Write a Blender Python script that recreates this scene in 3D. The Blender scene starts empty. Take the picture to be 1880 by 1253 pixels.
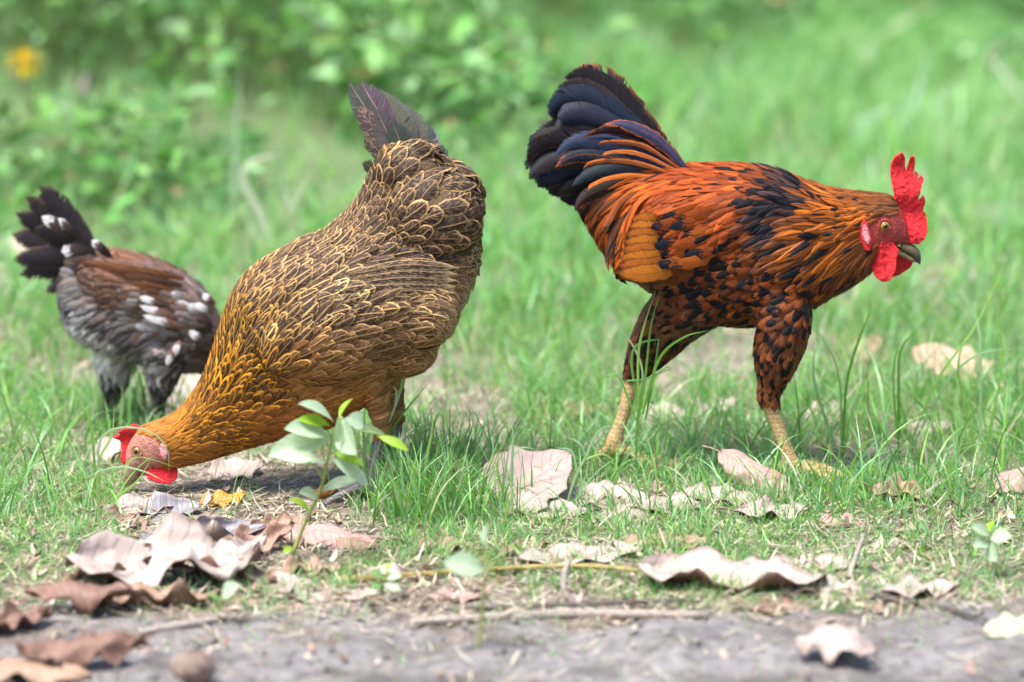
import bpy, bmesh, math, random
import numpy as np
from mathutils import Vector, Matrix
from mathutils.bvhtree import BVHTree

random.seed(7)
rng = np.random.default_rng(7)
R = math.radians
scene = bpy.context.scene
COL = scene.collection

# ------------------------------------------------------------------ camera
IW, IH = 1880.0, 1253.0          # the photograph's own pixel frame, used as a ruler
LENS, SENSOR = 171.0, 36.0
PITCH = R(11.0)
CAM = Vector((0.0, -5.89, 1.32))
cam_data = bpy.data.cameras.new('camera')
cam = bpy.data.objects.new('camera', cam_data)
COL.objects.link(cam)
cam.location = CAM
cam.rotation_euler = (math.pi / 2 - PITCH, 0, 0)
cam_data.lens = LENS
cam_data.sensor_width = SENSOR
cam_data.clip_start = 0.1
cam_data.clip_end = 2000
cam_data.dof.use_dof = True
cam_data.dof.focus_distance = 5.90
cam_data.dof.aperture_fstop = 2.6
cam_data.dof.aperture_blades = 7
scene.camera = cam

# ------------------------------------------------------------------ light
SUN_EL, SUN_AZ = R(66), R(-130)   # high, from the left behind the camera, veiled by thin cloud
world = bpy.data.worlds.new('World')
scene.world = world
world.use_nodes = True
wn = world.node_tree
bg = wn.nodes['Background']
sky = wn.nodes.new('ShaderNodeTexSky')
sky.sky_type = 'NISHITA'
sky.sun_disc = False
sky.sun_elevation = SUN_EL
sky.sun_rotation = SUN_AZ
sky.air_density = 1.0
sky.dust_density = 3.0
sky.ozone_density = 1.0
wn.links.new(sky.outputs[0], bg.inputs[0])
bg.inputs[1].default_value = 0.105
sun_data = bpy.data.lights.new('sun', 'SUN')
sun_data.energy = 3.2
sun_data.angle = R(25)
sun_data.color = (1.0, 0.965, 0.91)
sun = bpy.data.objects.new('sun', sun_data)
COL.objects.link(sun)
sd = Vector((math.sin(SUN_AZ) * math.cos(SUN_EL), math.cos(SUN_AZ) * math.cos(SUN_EL), math.sin(SUN_EL)))
sun.rotation_euler = sd.to_track_quat('Z', 'Y').to_euler()
sun.location = sd * 20
vs = scene.view_settings
vs.view_transform = 'Standard'
vs.look = 'None'
vs.exposure = 1.36
vs.gamma = 1.0
vs.use_curve_mapping = False
scene.render.engine = 'CYCLES'
scene.cycles.use_denoising = True
scene.cycles.use_adaptive_sampling = True
scene.cycles.adaptive_threshold = .04
scene.cycles.max_bounces = 4
scene.cycles.diffuse_bounces = 2
scene.cycles.glossy_bounces = 2
scene.cycles.transmission_bounces = 3
scene.cycles.transparent_max_bounces = 6
scene.render.use_persistent_data = False

# ------------------------------------------------------------------ ruler helpers
cp, sp_ = math.cos(PITCH), math.sin(PITCH)
KX = SENSOR / LENS / IW


def ray(px, py):
    xc = (px - IW / 2) * KX
    yc = -(py - IH / 2) * KX
    return Vector((xc, cp + yc * sp_, -sp_ + yc * cp))


def P(px, py, y=0.0):
    """the point of the vertical plane at depth y that is seen at (px, py)"""
    d = ray(px, py)
    return CAM + d * ((y - CAM.y) / d.y)


def G(px, py, z=0.0):
    """the point at height z that is seen at (px, py)"""
    d = ray(px, py)
    return CAM + d * ((z - CAM.z) / d.z)


def proj(a):
    """world points (n,3) -> photograph pixels (n,2)"""
    a = np.atleast_2d(np.asarray(a, float))
    dx, dy, dz = a[:, 0] - CAM.x, a[:, 1] - CAM.y, a[:, 2] - CAM.z
    depth = dy * cp - dz * sp_
    up = dy * sp_ + dz * cp
    return np.stack([dx / depth / KX + IW / 2, IH / 2 - up / depth / KX], 1)


# ------------------------------------------------------------------ noise
_tab = rng.random((256, 256))


def vnoise(x, y, seed=0):
    x = np.asarray(x, float) + seed * 17.31
    y = np.asarray(y, float) + seed * 9.17
    xi, yi = np.floor(x).astype(int), np.floor(y).astype(int)
    fx, fy = x - xi, y - yi
    fx, fy = fx * fx * (3 - 2 * fx), fy * fy * (3 - 2 * fy)
    a, b = _tab[xi % 256, yi % 256], _tab[(xi + 1) % 256, yi % 256]
    c, d = _tab[xi % 256, (yi + 1) % 256], _tab[(xi + 1) % 256, (yi + 1) % 256]
    return (a * (1 - fx) + b * fx) * (1 - fy) + (c * (1 - fx) + d * fx) * fy


def fbm(x, y, seed=0, o=3):
    s, a, t = 0, 1.0, 0
    for k in range(o):
        s = s + a * vnoise(np.asarray(x) * 2 ** k, np.asarray(y) * 2 ** k, seed + k * 3)
        t += a
        a *= .5
    return s / t


def ground_h(x, y):
    x, y = np.asarray(x, float), np.asarray(y, float)
    near = np.clip(1 - (np.hypot(x, y - 1.5) - 5) / 6, 0, 1)
    h = (fbm(x * 3, y * 3, 1) - .5) * .03 + (fbm(x * 16, y * 16, 5) - .5) * .012
    mud = np.clip((-.5 - y) / .25, 0, 1)
    h += mud * ((fbm(x * 18, y * 10, 9) - .5) * .034 - .004)
    bank = np.clip((y - 1.6) / 2.5, 0, 1) * np.clip((1.0 - x) / 1.6, 0, 1)
    return (h + bank * .10) * near - .006


# ------------------------------------------------------------------ node materials
class NT:
    def __init__(self, name):
        self.m = bpy.data.materials.new(name)
        self.m.use_nodes = True
        self.t = self.m.node_tree
        self.b = self.t.nodes['Principled BSDF']
        self.out = self.t.nodes['Material Output']

    def n(self, kind, **kw):
        nd = self.t.nodes.new('ShaderNode' + kind)
        for k, v in kw.items():
            setattr(nd, k, v)
        return nd

    def put(self, sock, v):
        if hasattr(v, 'is_linked'):
            self.t.links.new(v, sock)
        elif v is not None:
            if isinstance(v, (tuple, list)) and sock.type == 'RGBA' and len(v) == 3:
                v = (*v, 1)
            sock.default_value = v

    def math(self, op, a, b=None, c=None, clamp=False):
        nd = self.n('Math', operation=op, use_clamp=clamp)
        for i, v in enumerate((a, b, c)):
            if v is not None:
                self.put(nd.inputs[i], v)
        return nd.outputs[0]

    def mix(self, f, a, b, blend='MIX'):
        nd = self.n('MixRGB', blend_type=blend)
        self.put(nd.inputs[0], f)
        self.put(nd.inputs[1], a)
        self.put(nd.inputs[2], b)
        return nd.outputs[0]

    def sstep(self, v, lo, hi):
        nd = self.n('MapRange', interpolation_type='SMOOTHSTEP')
        self.put(nd.inputs[0], v)
        self.put(nd.inputs[1], lo)
        self.put(nd.inputs[2], hi)
        return nd.outputs[0]

    def noise(self, vec, scale, detail=3, rough=.55, dim='3D', w=None):
        nd = self.n('TexNoise', noise_dimensions=dim)
        if vec is not None:
            self.put(nd.inputs['Vector'], vec)
        self.put(nd.inputs['Scale'], scale)
        nd.inputs['Detail'].default_value = detail
        nd.inputs['Roughness'].default_value = rough
        return nd.outputs[0]

    def attr(self, name):
        return self.n('Attribute', attribute_name=name)

    def sep(self, v):
        nd = self.n('SeparateXYZ')
        self.put(nd.inputs[0], v)
        return nd.outputs

    def comb(self, x, y, z):
        nd = self.n('CombineXYZ')
        for i, v in enumerate((x, y, z)):
            self.put(nd.inputs[i], v)
        return nd.outputs[0]

    def bump(self, h, strength=.5, dist=.002):
        nd = self.n('Bump')
        nd.inputs['Strength'].default_value = strength
        nd.inputs['Distance'].default_value = dist
        self.put(nd.inputs['Height'], h)
        self.put(self.b.inputs['Normal'], nd.outputs[0])

    def set(self, **kw):
        for k, v in kw.items():
            self.put(self.b.inputs[k.replace('_', ' ')], v)

    def translucent(self, col, fac):
        tr = self.n('BsdfTranslucent')
        self.put(tr.inputs[0], col)
        mx = self.n('MixShader')
        self.put(mx.inputs[0], fac)
        self.t.links.new(self.b.outputs[0], mx.inputs[1])
        self.t.links.new(tr.outputs[0], mx.inputs[2])
        self.t.links.new(mx.outputs[0], self.out.inputs[0])


def m_ground():
    k = NT('soil')
    pos = k.n('NewGeometry').outputs['Position']
    x, y, z = k.sep(pos)
    n1 = k.noise(pos, 9, 5)
    n2 = k.noise(pos, 60, 4)
    n3 = k.noise(pos, 260, 3)
    soil = k.mix(k.sstep(n2, .35, .7), (.10, .08, .065), (.27, .225, .185))
    soil = k.mix(k.sstep(n3, .55, .7), soil, (.44, .39, .32))
    mudc = k.mix(k.sstep(n2, .3, .7), (.14, .126, .127), (.265, .24, .242))
    n0 = k.noise(pos, 3.5, 4)
    mudc = k.mix(k.math('MULTIPLY', k.sstep(n1, .46, .66), .8), mudc, (.075, .058, .053))
    mudc = k.mix(k.math('MULTIPLY', k.sstep(n0, .48, .68), .4), mudc, (.10, .085, .082))
    mudc = k.mix(k.math('MULTIPLY', k.sstep(n3, .58, .72), .5), mudc, (.30, .27, .265))
    # where the trodden mud begins, with a ragged border
    edge = k.math('ADD', y, k.math('MULTIPLY', k.math('SUBTRACT', n1, .5), .8))
    f = k.sstep(edge, -.55, -.72)
    # soil turns dark green far behind, under the sward
    back = k.sstep(y, .5, 2.0)
    soil = k.mix(k.math('MULTIPLY', back, .75), soil, (.08, .15, .04))
    k.set(Base_Color=k.mix(f, soil, mudc))
    k.set(Roughness=k.math('SUBTRACT', .9, k.math('MULTIPLY', f, .33)))
    k.bump(k.math('ADD', k.math('MULTIPLY', n2, .8), k.math('MULTIPLY', n3, .5)), .9, .008)
    return k.m


def m_attr(name, rough=.5, trans=.35, spec=.5, gain=1.0):
    """colour from the per-blade 'col' attribute; light passes through thin blades"""
    k = NT(name)
    c = k.attr('col').outputs['Color']
    n = k.noise(k.n('NewGeometry').outputs['Position'], 130, 2)
    c = k.mix(k.math('MULTIPLY', k.sstep(n, .4, .75), .3), c, (.26, .44, .11), 'MIX') if trans > .2 else c
    k.set(Base_Color=c, Roughness=rough)
    k.b.inputs['Specular IOR Level'].default_value = spec
    if trans > 0:
        k.translucent(k.mix(1.0, c, (1.2, 1.3, .7), 'MULTIPLY'), trans)
    return k.m


def m_dead_leaf(name, top, under, spot=(.10, .06, .04), spots=.4, rough=.6):
    k = NT(name)
    uv = k.n('UVMap', uv_map='fuv').outputs[0]
    u, v, _ = k.sep(uv)
    s = k.math('ABSOLUTE', k.math('SUBTRACT', k.math('MULTIPLY', u, 2), 1))
    pos = k.n('TexCoord').outputs['Object']
    n1 = k.noise(pos, 22, 4)
    n2 = k.noise(pos, 120, 4)
    # side veins leave the midrib at a slant
    w = k.math('SINE', k.math('MULTIPLY', k.math('SUBTRACT', v, k.math('MULTIPLY', s, .16)), 75))
    vein = k.math('MULTIPLY', k.sstep(w, .7, 1.0), .7)
    mid = k.sstep(s, .07, .02)
    vn = k.math('MAXIMUM', vein, mid)
    c = k.mix(n1, tuple(x * .72 for x in top), tuple(min(1, x * 1.2) for x in top))
    c = k.mix(k.math('MULTIPLY', k.sstep(n2, .5, .75), .35), c, tuple(x * .6 for x in top))
    c = k.mix(k.math('MULTIPLY', vn, .55), c, tuple(x * .62 for x in top))
    c = k.mix(k.math('MULTIPLY', k.sstep(n1, .62, .72), spots), c, spot)
    rim = k.sstep(s, .88, 1.0)
    c = k.mix(k.math('MULTIPLY', rim, .5), c, under)
    back = k.n('NewGeometry').outputs['Backfacing']
    cu = k.mix(n1, tuple(x * .7 for x in under), under)
    c = k.mix(k.attr('under').outputs['Fac'], c, cu)
    k.set(Base_Color=c, Roughness=rough)
    k.bump(k.math('ADD', k.math('MULTIPLY', vn, .6), k.math('MULTIPLY', n2, .5)), .6, .0015)
    return k.m


def m_plain(name, col, rough=.6, var=.25, scale=60, spec=.5, bump=0.0, col2=None, trans=0):
    k = NT(name)
    pos = k.n('TexCoord').outputs['Object']
    n = k.noise(pos, scale, 4)
    c2 = col2 or tuple(x * (1 - var) for x in col)
    c = k.mix(k.sstep(n, .35, .68), c2, col)
    k.set(Base_Color=c, Roughness=rough)
    k.b.inputs['Specular IOR Level'].default_value = spec
    if bump:
        k.bump(n, .7, bump)
    if trans:
        k.translucent(k.mix(1.0, c, (1.2, 1.2, .8), 'MULTIPLY'), trans)
    return k.m


def m_feather():
    """one material for all plumage: pigment is stored per feather (inner and marking colour, lacing, shaft, tip, mottling)"""
    k = NT('feather')
    uv = k.n('UVMap', uv_map='fuv').outputs[0]
    u, t, _ = k.sep(uv)
    su = k.math('SUBTRACT', k.math('MULTIPLY', u, 2), 1)
    s = k.math('ABSOLUTE', su)
    ca, cb = k.attr('ca').outputs['Color'], k.attr('cb').outputs['Color']
    pa = k.attr('pa')
    edge, shaft, tip = k.sep(pa.outputs['Vector'])
    fq = pa.outputs['Alpha']
    mott, rnd, gloss = k.sep(k.attr('pb').outputs['Vector'])
    off = k.math('MULTIPLY', rnd, 37.0)
    barb = k.math('MULTIPLY', fq, k.math('SUBTRACT', t, k.math('DIVIDE', k.math('MULTIPLY', s, .35), fq)))
    nb = k.noise(k.comb(k.math('MULTIPLY', su, 1.2), k.math('MULTIPLY', barb, 26), off), 1.0, 2)
    nm = k.noise(k.comb(k.math('MULTIPLY', su, 3), k.math('MULTIPLY', barb, 9), off), 1.0, 3)
    wob = k.math('MULTIPLY', k.math('SUBTRACT', nm, .5), .5)
    tt = k.math('DIVIDE', k.math('MAXIMUM', k.math('SUBTRACT', t, .5), 0), .5)
    e = k.math('POWER', k.math('ADD', k.math('POWER', s, 3), k.math('POWER', tt, 3)), .3333)
    e = k.math('ADD', e, k.math('MULTIPLY', wob, .8))
    lo = k.math('SUBTRACT', .98, edge)
    lace = k.sstep(e, k.math('SUBTRACT', lo, .16), k.math('ADD', lo, .10))
    lace = k.math('MULTIPLY', lace, k.math('GREATER_THAN', edge, .01))
    sh = k.sstep(s, shaft, k.math('MULTIPLY', shaft, .4))
    sh = k.math('MULTIPLY', sh, k.math('GREATER_THAN', shaft, .01))
    tl = k.math('SUBTRACT', 1.0, tip)
    tp = k.sstep(k.math('ADD', t, k.math('MULTIPLY', wob, 1.7)), k.math('SUBTRACT', tl, .05), k.math('ADD', tl, .06))
    tp = k.math('MULTIPLY', tp, k.math('GREATER_THAN', tip, .01))
    mo = k.math('MULTIPLY', k.sstep(nm, .48, .62), mott)
    lace = k.math('MULTIPLY', lace, k.math('ADD', .68, k.math('MULTIPLY', nb, .6)))
    f = k.math('MAXIMUM', k.math('MAXIMUM', lace, k.math('MULTIPLY', sh, .85)), k.math('MAXIMUM', tp, mo), clamp=True)
    c = k.mix(f, ca, cb)
    c = k.mix(1.0, c, k.mix(nb, (.36, .36, .36), (1.62, 1.62, 1.62)), 'MULTIPLY')
    k.set(Base_Color=c, Roughness=k.math('SUBTRACT', .62, k.math('MULTIPLY', gloss, .3)))
    k.put(k.b.inputs['Specular IOR Level'], k.math('ADD', .08, k.math('MULTIPLY', gloss, .35)))
    k.bump(nb, .6, .0012)
    # loose barbs: the vane thins out raggedly at its rim
    nr = k.noise(k.comb(k.math('MULTIPLY', su, .6), k.math('MULTIPLY', barb, 34), off), 1.0, 1)
    rag = k.math('ADD', e, k.math('MULTIPLY', k.math('SUBTRACT', nr, .5), .75))
    al = k.sstep(rag, 1.12, .98)
    # splits in the vane of a big feather
    ns = k.noise(k.comb(k.math('MULTIPLY', su, .25), k.math('MULTIPLY', barb, 5), off), 1.0, 2)
    spl = k.math('MULTIPLY', k.sstep(ns, .60, .66), k.sstep(k.math('ADD', s, k.math('MULTIPLY', t, .5)), .75, 1.1))
    spl = k.math('MULTIPLY', spl, k.math('GREATER_THAN', fq, 2))
    al = k.math('MULTIPLY', al, k.math('SUBTRACT', 1, spl))
    k.set(Alpha=al)
    tr = k.n('BsdfTranslucent')
    k.put(tr.inputs[0], c)
    mx = k.n('MixShader')
    mx.inputs[0].default_value = .12
    k.t.links.new(k.b.outputs[0], mx.inputs[1])
    k.t.links.new(tr.outputs[0], mx.inputs[2])
    tp2 = k.n('BsdfTransparent')
    mx2 = k.n('MixShader')
    k.put(mx2.inputs[0], al)
    k.t.links.new(tp2.outputs[0], mx2.inputs[1])
    k.t.links.new(mx.outputs[0], mx2.inputs[2])
    k.b.inputs['Alpha'].default_value = 1
    for l in list(k.b.inputs['Alpha'].links):
        k.t.links.remove(l)
    k.t.links.new(mx2.outputs[0], k.out.inputs[0])
    return k.m


def m_skin(name, col, col2, scale=900, rough=.45):
    """bare red skin of comb, wattle and face: grainy and a little translucent"""
    k = NT(name)
    pos = k.n('TexCoord').outputs['Object']
    n = k.noise(pos, scale, 2)
    n2 = k.noise(pos, scale * .12, 3)
    c = k.mix(k.sstep(n2, .3, .7), col2, col)
    c = k.mix(k.math('MULTIPLY', k.sstep(n, .45, .7), .5), c, tuple(min(1, x * 1.25 + .06) for x in col))
    k.set(Base_Color=c, Roughness=rough)
    k.b.inputs['Subsurface Weight'].default_value = .15
    k.b.inputs['Subsurface Radius'].default_value = (.004, .001, .0006)
    k.b.inputs['Specular IOR Level'].default_value = .35
    n3 = k.noise(pos, scale * .3, 3)
    k.bump(k.math('ADD', n, k.math('MULTIPLY', n3, 1.4)), .85, .0026)
    return k.m


def m_shank(name, col, col2):
    k = NT(name)
    pos = k.n('NewGeometry').outputs['Position']
    x, y, z = k.sep(pos)
    n = k.noise(pos, 70, 3)
    w = k.math('SINE', k.math('MULTIPLY', k.math('ADD', z, k.math('MULTIPLY', n, .006)), 1100))
    vo = k.n('TexVoronoi', feature='DISTANCE_TO_EDGE')
    k.put(vo.inputs['Vector'], pos)
    vo.inputs['Scale'].default_value = 260
    line = k.math('MAXIMUM', k.sstep(w, .75, 1.0), k.sstep(vo.outputs['Distance'], .12, .0))
    c = k.mix(n, col2, col)
    c = k.mix(k.math('MULTIPLY', line, .8), c, tuple(a * .4 for a in col2))
    c = k.mix(k.math('MULTIPLY', k.sstep(k.noise(pos, 160, 3), .55, .7), .45), c, (.20, .15, .10))
    k.set(Base_Color=c, Roughness=.5)
    k.bump(k.math('SUBTRACT', 1, line), .6, .0012)
    return k.m


def m_under():
    """down and bare feather bases under the plumage, coloured per vertex"""
    k = NT('under_plumage')
    c = k.attr('col').outputs['Color']
    n = k.noise(k.n('NewGeometry').outputs['Position'], 320, 3)
    c = k.mix(1.0, c, k.mix(n, (.5, .5, .5), (1.4, 1.4, 1.4)), 'MULTIPLY')
    k.set(Base_Color=c, Roughness=.85)
    k.bump(n, .8, .002)
    return k.m


M = dict(
    soil=m_ground(), grass=m_attr('grass_blade', .40, .38, .6), straw=m_attr('dry_straw', .65, .15, .3),
    cover=m_attr('cover_leaf', .45, .32, .4), feather=m_feather(), under=m_under(),
    comb=m_skin('comb_red', (.72, .012, .022), (.55, .008, .016)),
    face_red=m_skin('face_red', (.40, .04, .035), (.26, .03, .025), 700),
    face_pink=m_skin('face_pink', (.50, .22, .17), (.36, .12, .09), 700),
    lobe=m_skin('ear_lobe', (.66, .34, .36), (.6, .08, .1), 500),
    eye=m_plain('eye_amber', (.42, .24, .04), .12, .5, 500), pupil=m_plain('pupil_black', (.006, .006, .006), .08),
    beak=m_plain('beak_horn', (.40, .27, .10), .35, .5, 120, col2=(.10, .08, .08)),
    beak_hen=m_plain('beak_pale', (.38, .24, .17), .4, .5, 120, col2=(.22, .14, .10)),
    shank=m_shank('shank_yellow', (.74, .57, .30), (.58, .33, .12)),
    shank_hen=m_shank('shank_slate', (.30, .27, .30), (.16, .13, .15)),
    shank_dark=m_shank('shank_dark', (.07, .06, .055), (.03, .027, .025)),
)


# ------------------------------------------------------------------ object helpers
def mesh_np(name, V, F, mats=(), uv=None, attrs=None, smooth=True):
    """V (n,3), F (m,4) or (m,3) int arrays -> mesh; uv per vertex; attrs {name: (n,3|4) or (n,)}"""
    me = bpy.data.meshes.new(name)
    V = np.ascontiguousarray(V, np.float32)
    F = np.ascontiguousarray(F, np.int32)
    k = F.shape[1]
    me.vertices.add(len(V))
    me.vertices.foreach_set('co', V.ravel())
    me.loops.add(F.size)
    me.loops.foreach_set('vertex_index', F.ravel())
    me.polygons.add(len(F))
    me.polygons.foreach_set('loop_start', np.arange(0, F.size, k, dtype=np.int32))
    me.polygons.foreach_set('loop_total', np.full(len(F), k, np.int32))
    me.update(calc_edges=True)
    if smooth:
        me.polygons.foreach_set('use_smooth', np.ones(len(F), bool))
    if uv is not None:
        l = me.uv_layers.new(name='fuv')
        l.data.foreach_set('uv', np.ascontiguousarray(uv, np.float32)[F.ravel()].ravel())
    for n, a in (attrs or {}).items():
        a = np.asarray(a, np.float32)
        if a.ndim == 1:
            at = me.attributes.new(n, 'FLOAT', 'POINT')
            at.data.foreach_set('value', a)
        else:
            if a.shape[1] == 3:
                a = np.concatenate([a, np.ones((len(a), 1), np.float32)], 1)
            at = me.attributes.new(n, 'FLOAT_COLOR', 'POINT')
            at.data.foreach_set('color', np.ascontiguousarray(a).ravel())
    for m in mats:
        me.materials.append(m)
    return me


def link(name, me, parent=None, loc=None):
    o = bpy.data.objects.new(name, me)
    COL.objects.link(o)
    if parent is not None:
        o.parent = parent
        o.matrix_parent_inverse = Matrix.Translation(-parent.location)
    if loc is not None:
        o.location = loc
    return o


def tag(o, label=None, cat=None, group=None, kind=None):
    for k, v in (('label', label), ('category', cat), ('group', group), ('kind', kind)):
        if v:
            o[k] = v
    return o


def empty(name, loc, label, cat, group=None):
    o = bpy.data.objects.new(name, None)
    COL.objects.link(o)
    o.location = loc
    o.empty_display_size = .05
    return tag(o, label, cat, group)


def catmull(pts, n):
    """resample rows of pts smoothly to n rows"""
    p = np.asarray(pts, float)
    m = len(p)
    q = np.vstack([2 * p[0] - p[1], p, 2 * p[-1] - p[-2]])
    t = np.linspace(0, m - 1, n)
    i = np.minimum(t.astype(int), m - 2)
    f = (t - i)[:, None]
    a, b, c, d = q[i], q[i + 1], q[i + 2], q[i + 3]
    return .5 * (2 * b + (c - a) * f + (2 * a - 5 * b + 4 * c - d) * f ** 2 + (3 * b - a - 3 * c + d) * f ** 3)


def grid_faces(nr, nc, wrap=False):
    r, c = np.meshgrid(np.arange(nr - 1), np.arange(nc if wrap else nc - 1), indexing='ij')
    a = r * nc + c
    b = r * nc + (c + 1) % nc
    return np.stack([a, b, b + nc, a + nc], -1).reshape(-1, 4)


def loft_data(top, bot, hw, n, seg=28, sq=2.3):
    """cross-sections between a back line and a belly line (m,3), half widths across"""
    A = catmull(np.hstack([top, bot, np.asarray(hw)[:, None]]), n)
    T, B, H = A[:, :3], A[:, 3:6], np.maximum(A[:, 6], .0008)
    C, r = (T + B) / 2, (T - B) / 2
    th = np.linspace(0, 2 * math.pi, seg, endpoint=False)
    ct, st = np.cos(th), np.sin(th)
    ct = np.sign(ct) * np.abs(ct) ** (2 / sq)
    st = np.sign(st) * np.abs(st) ** (2 / sq)
    V = C[:, None] + r[:, None] * ct[None, :, None]
    V[:, :, 1] += H[:, None] * st[None, :]
    V = V.reshape(-1, 3)
    F = [tuple(f) for f in grid_faces(n, seg, True)]
    F.append(tuple(range(seg)))
    F.append(tuple(range((n - 1) * seg, n * seg))[::-1])
    return V, F


def tube_data(pts, rad, n=None, seg=12):
    A = np.hstack([np.asarray(pts, float), np.asarray(rad, float)[:, None]])
    A = catmull(A, n or len(A) * 4)
    p, r = A[:, :3], np.maximum(A[:, 3], 1e-4)
    t = np.gradient(p, axis=0)
    t /= np.linalg.norm(t, axis=1)[:, None] + 1e-12
    ref = np.array([0, 1., 0]) if abs(t[:, 1]).mean() < .8 else np.array([1., 0, 0])
    u = np.cross(t, ref)
    u /= np.linalg.norm(u, axis=1)[:, None] + 1e-12
    w = np.cross(t, u)
    th = np.linspace(0, 2 * math.pi, seg, endpoint=False)
    V = p[:, None] + r[:, None, None] * (u[:, None] * np.cos(th)[None, :, None] + w[:, None] * np.sin(th)[None, :, None])
    F = [tuple(f) for f in grid_faces(len(p), seg, True)]
    F.append(tuple(range(seg)))
    F.append(tuple(range((len(p) - 1) * seg, len(p) * seg))[::-1])
    return V.reshape(-1, 3), F


def ellipsoid_data(c, rx, ry, rz, rot=0.0, n=12, seg=20):
    """rx, rz in the side plane (turned by rot about y), ry across"""
    th = np.linspace(.04, math.pi - .04, n)
    ph = np.linspace(0, 2 * math.pi, seg, endpoint=False)
    x = np.cos(th)[:, None] * np.ones(seg) * rx
    y = np.sin(th)[:, None] * np.cos(ph) * ry
    z = np.sin(th)[:, None] * np.sin(ph) * rz
    X = x * math.cos(rot) - z * math.sin(rot)
    Z = x * math.sin(rot) + z * math.cos(rot)
    V = np.stack([X + c[0], y + c[1], Z + c[2]], -1).reshape(-1, 3)
    F = [tuple(f) for f in grid_faces(n, seg, True)]
    F.append(tuple(range(seg)))
    F.append(tuple(range((n - 1) * seg, n * seg))[::-1])
    return V, F


def py_mesh(name, pieces):
    V, F, o = [], [], 0
    for v, f in pieces:
        V.append(np.asarray(v))
        F += [tuple(i + o for i in q) for q in f]
        o += len(v)
    V = np.vstack(V)
    me = bpy.data.meshes.new(name)
    me.from_pydata(V.tolist(), [], F)
    bm = bmesh.new()
    bm.from_mesh(me)
    bmesh.ops.recalc_face_normals(bm, faces=bm.faces)
    bm.to_mesh(me)
    bm.free()
    me.polygons.foreach_set('use_smooth', np.ones(len(me.polygons), bool))
    return me


def fuse(name, pieces, voxel=.003, smooth=3):
    """closed pieces -> one continuous skin"""
    me = py_mesh(name + '_tmp', pieces)
    o = bpy.data.objects.new(name + '_tmp', me)
    COL.objects.link(o)
    r = o.modifiers.new('r', 'REMESH')
    r.mode = 'VOXEL'
    r.voxel_size = voxel
    r.use_smooth_shade = True
    if smooth:
        s = o.modifiers.new('s', 'SMOOTH')
        s.iterations = smooth
        s.factor = .5
    dg = bpy.context.evaluated_depsgraph_get()
    out = bpy.data.meshes.new_from_object(o.evaluated_get(dg))
    out.name = name
    bpy.data.objects.remove(o)
    bpy.data.meshes.remove(me)
    out.polygons.foreach_set('use_smooth', np.ones(len(out.polygons), bool))
    return out


def co_np(me):
    a = np.empty(len(me.vertices) * 3, np.float32)
    me.vertices.foreach_get('co', a)
    return a.reshape(-1, 3).astype(float)


def flat_part(name, outline, y, thick, mat, parent, voxel=.0012, bend=None, smooth=4):
    """a fleshy lobe: a side outline (pixels) given thickness, rounded, optionally bent across"""
    pts = [np.array(P(a, b, y)) for a, b in outline]
    n = len(pts)
    V = np.array([p + (0, -thick / 2, 0) for p in pts] + [p + (0, thick / 2, 0) for p in pts])
    bm = bmesh.new()
    vs_ = [bm.verts.new(v) for v in V]
    bm.faces.new(vs_[:n])
    bm.faces.new(vs_[n:][::-1])
    for i in range(n):
        j = (i + 1) % n
        bm.faces.new((vs_[i], vs_[i + n], vs_[j + n], vs_[j]))
    bmesh.ops.triangulate(bm, faces=bm.faces[:])
    bmesh.ops.recalc_face_normals(bm, faces=bm.faces[:])
    me0 = bpy.data.meshes.new('t')
    bm.to_mesh(me0)
    bm.free()
    v = co_np(me0)
    f = [tuple(p.vertices) for p in me0.polygons]
    bpy.data.meshes.remove(me0)
    me = fuse(name, [(v, f)], voxel, smooth)
    if bend is not None:
        c = co_np(me)
        c[:, 1] += bend(c)
        me.vertices.foreach_set('co', c.astype(np.float32).ravel())
        me.update()
    me.materials.append(mat)
    return link(name, me, parent)

# ------------------------------------------------------------------ ground
def spaced(lo, hi, step, far, grow=1.25):
    mid = np.arange(lo, hi + 1e-6, step)
    out, s, x = [], step, hi
    while x < far:
        s *= grow
        x += s
        out.append(x)
    out = np.array(out)
    return np.concatenate([(lo - (out - hi))[::-1], mid, out])


gx, gy = spaced(-1.7, 1.7, .02, 400), spaced(-1.9, 6.5, .025, 400)
X, Y = np.meshgrid(gx, gy)
Vg = np.stack([X, Y, ground_h(X, Y)], -1).reshape(-1, 3)
ground = link('ground', mesh_np('ground', Vg, grid_faces(len(gy), len(gx)), [M['soil']]))
tag(ground, kind='structure')

# ------------------------------------------------------------------ feathers
T_ROW = np.array([0, .17, .36, .56, .76, .91, 1.0])
S_COL = np.array([-1, -.5, 0, .5, 1.0])
_tt = [0, .15, .3, .5, .7, .85, .95, 1.0]
_round = [.3, .65, .9, 1, 1, .86, .56, .10]
_point = [.35, .75, 1, .92, .66, .38, .16, .02]


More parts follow.
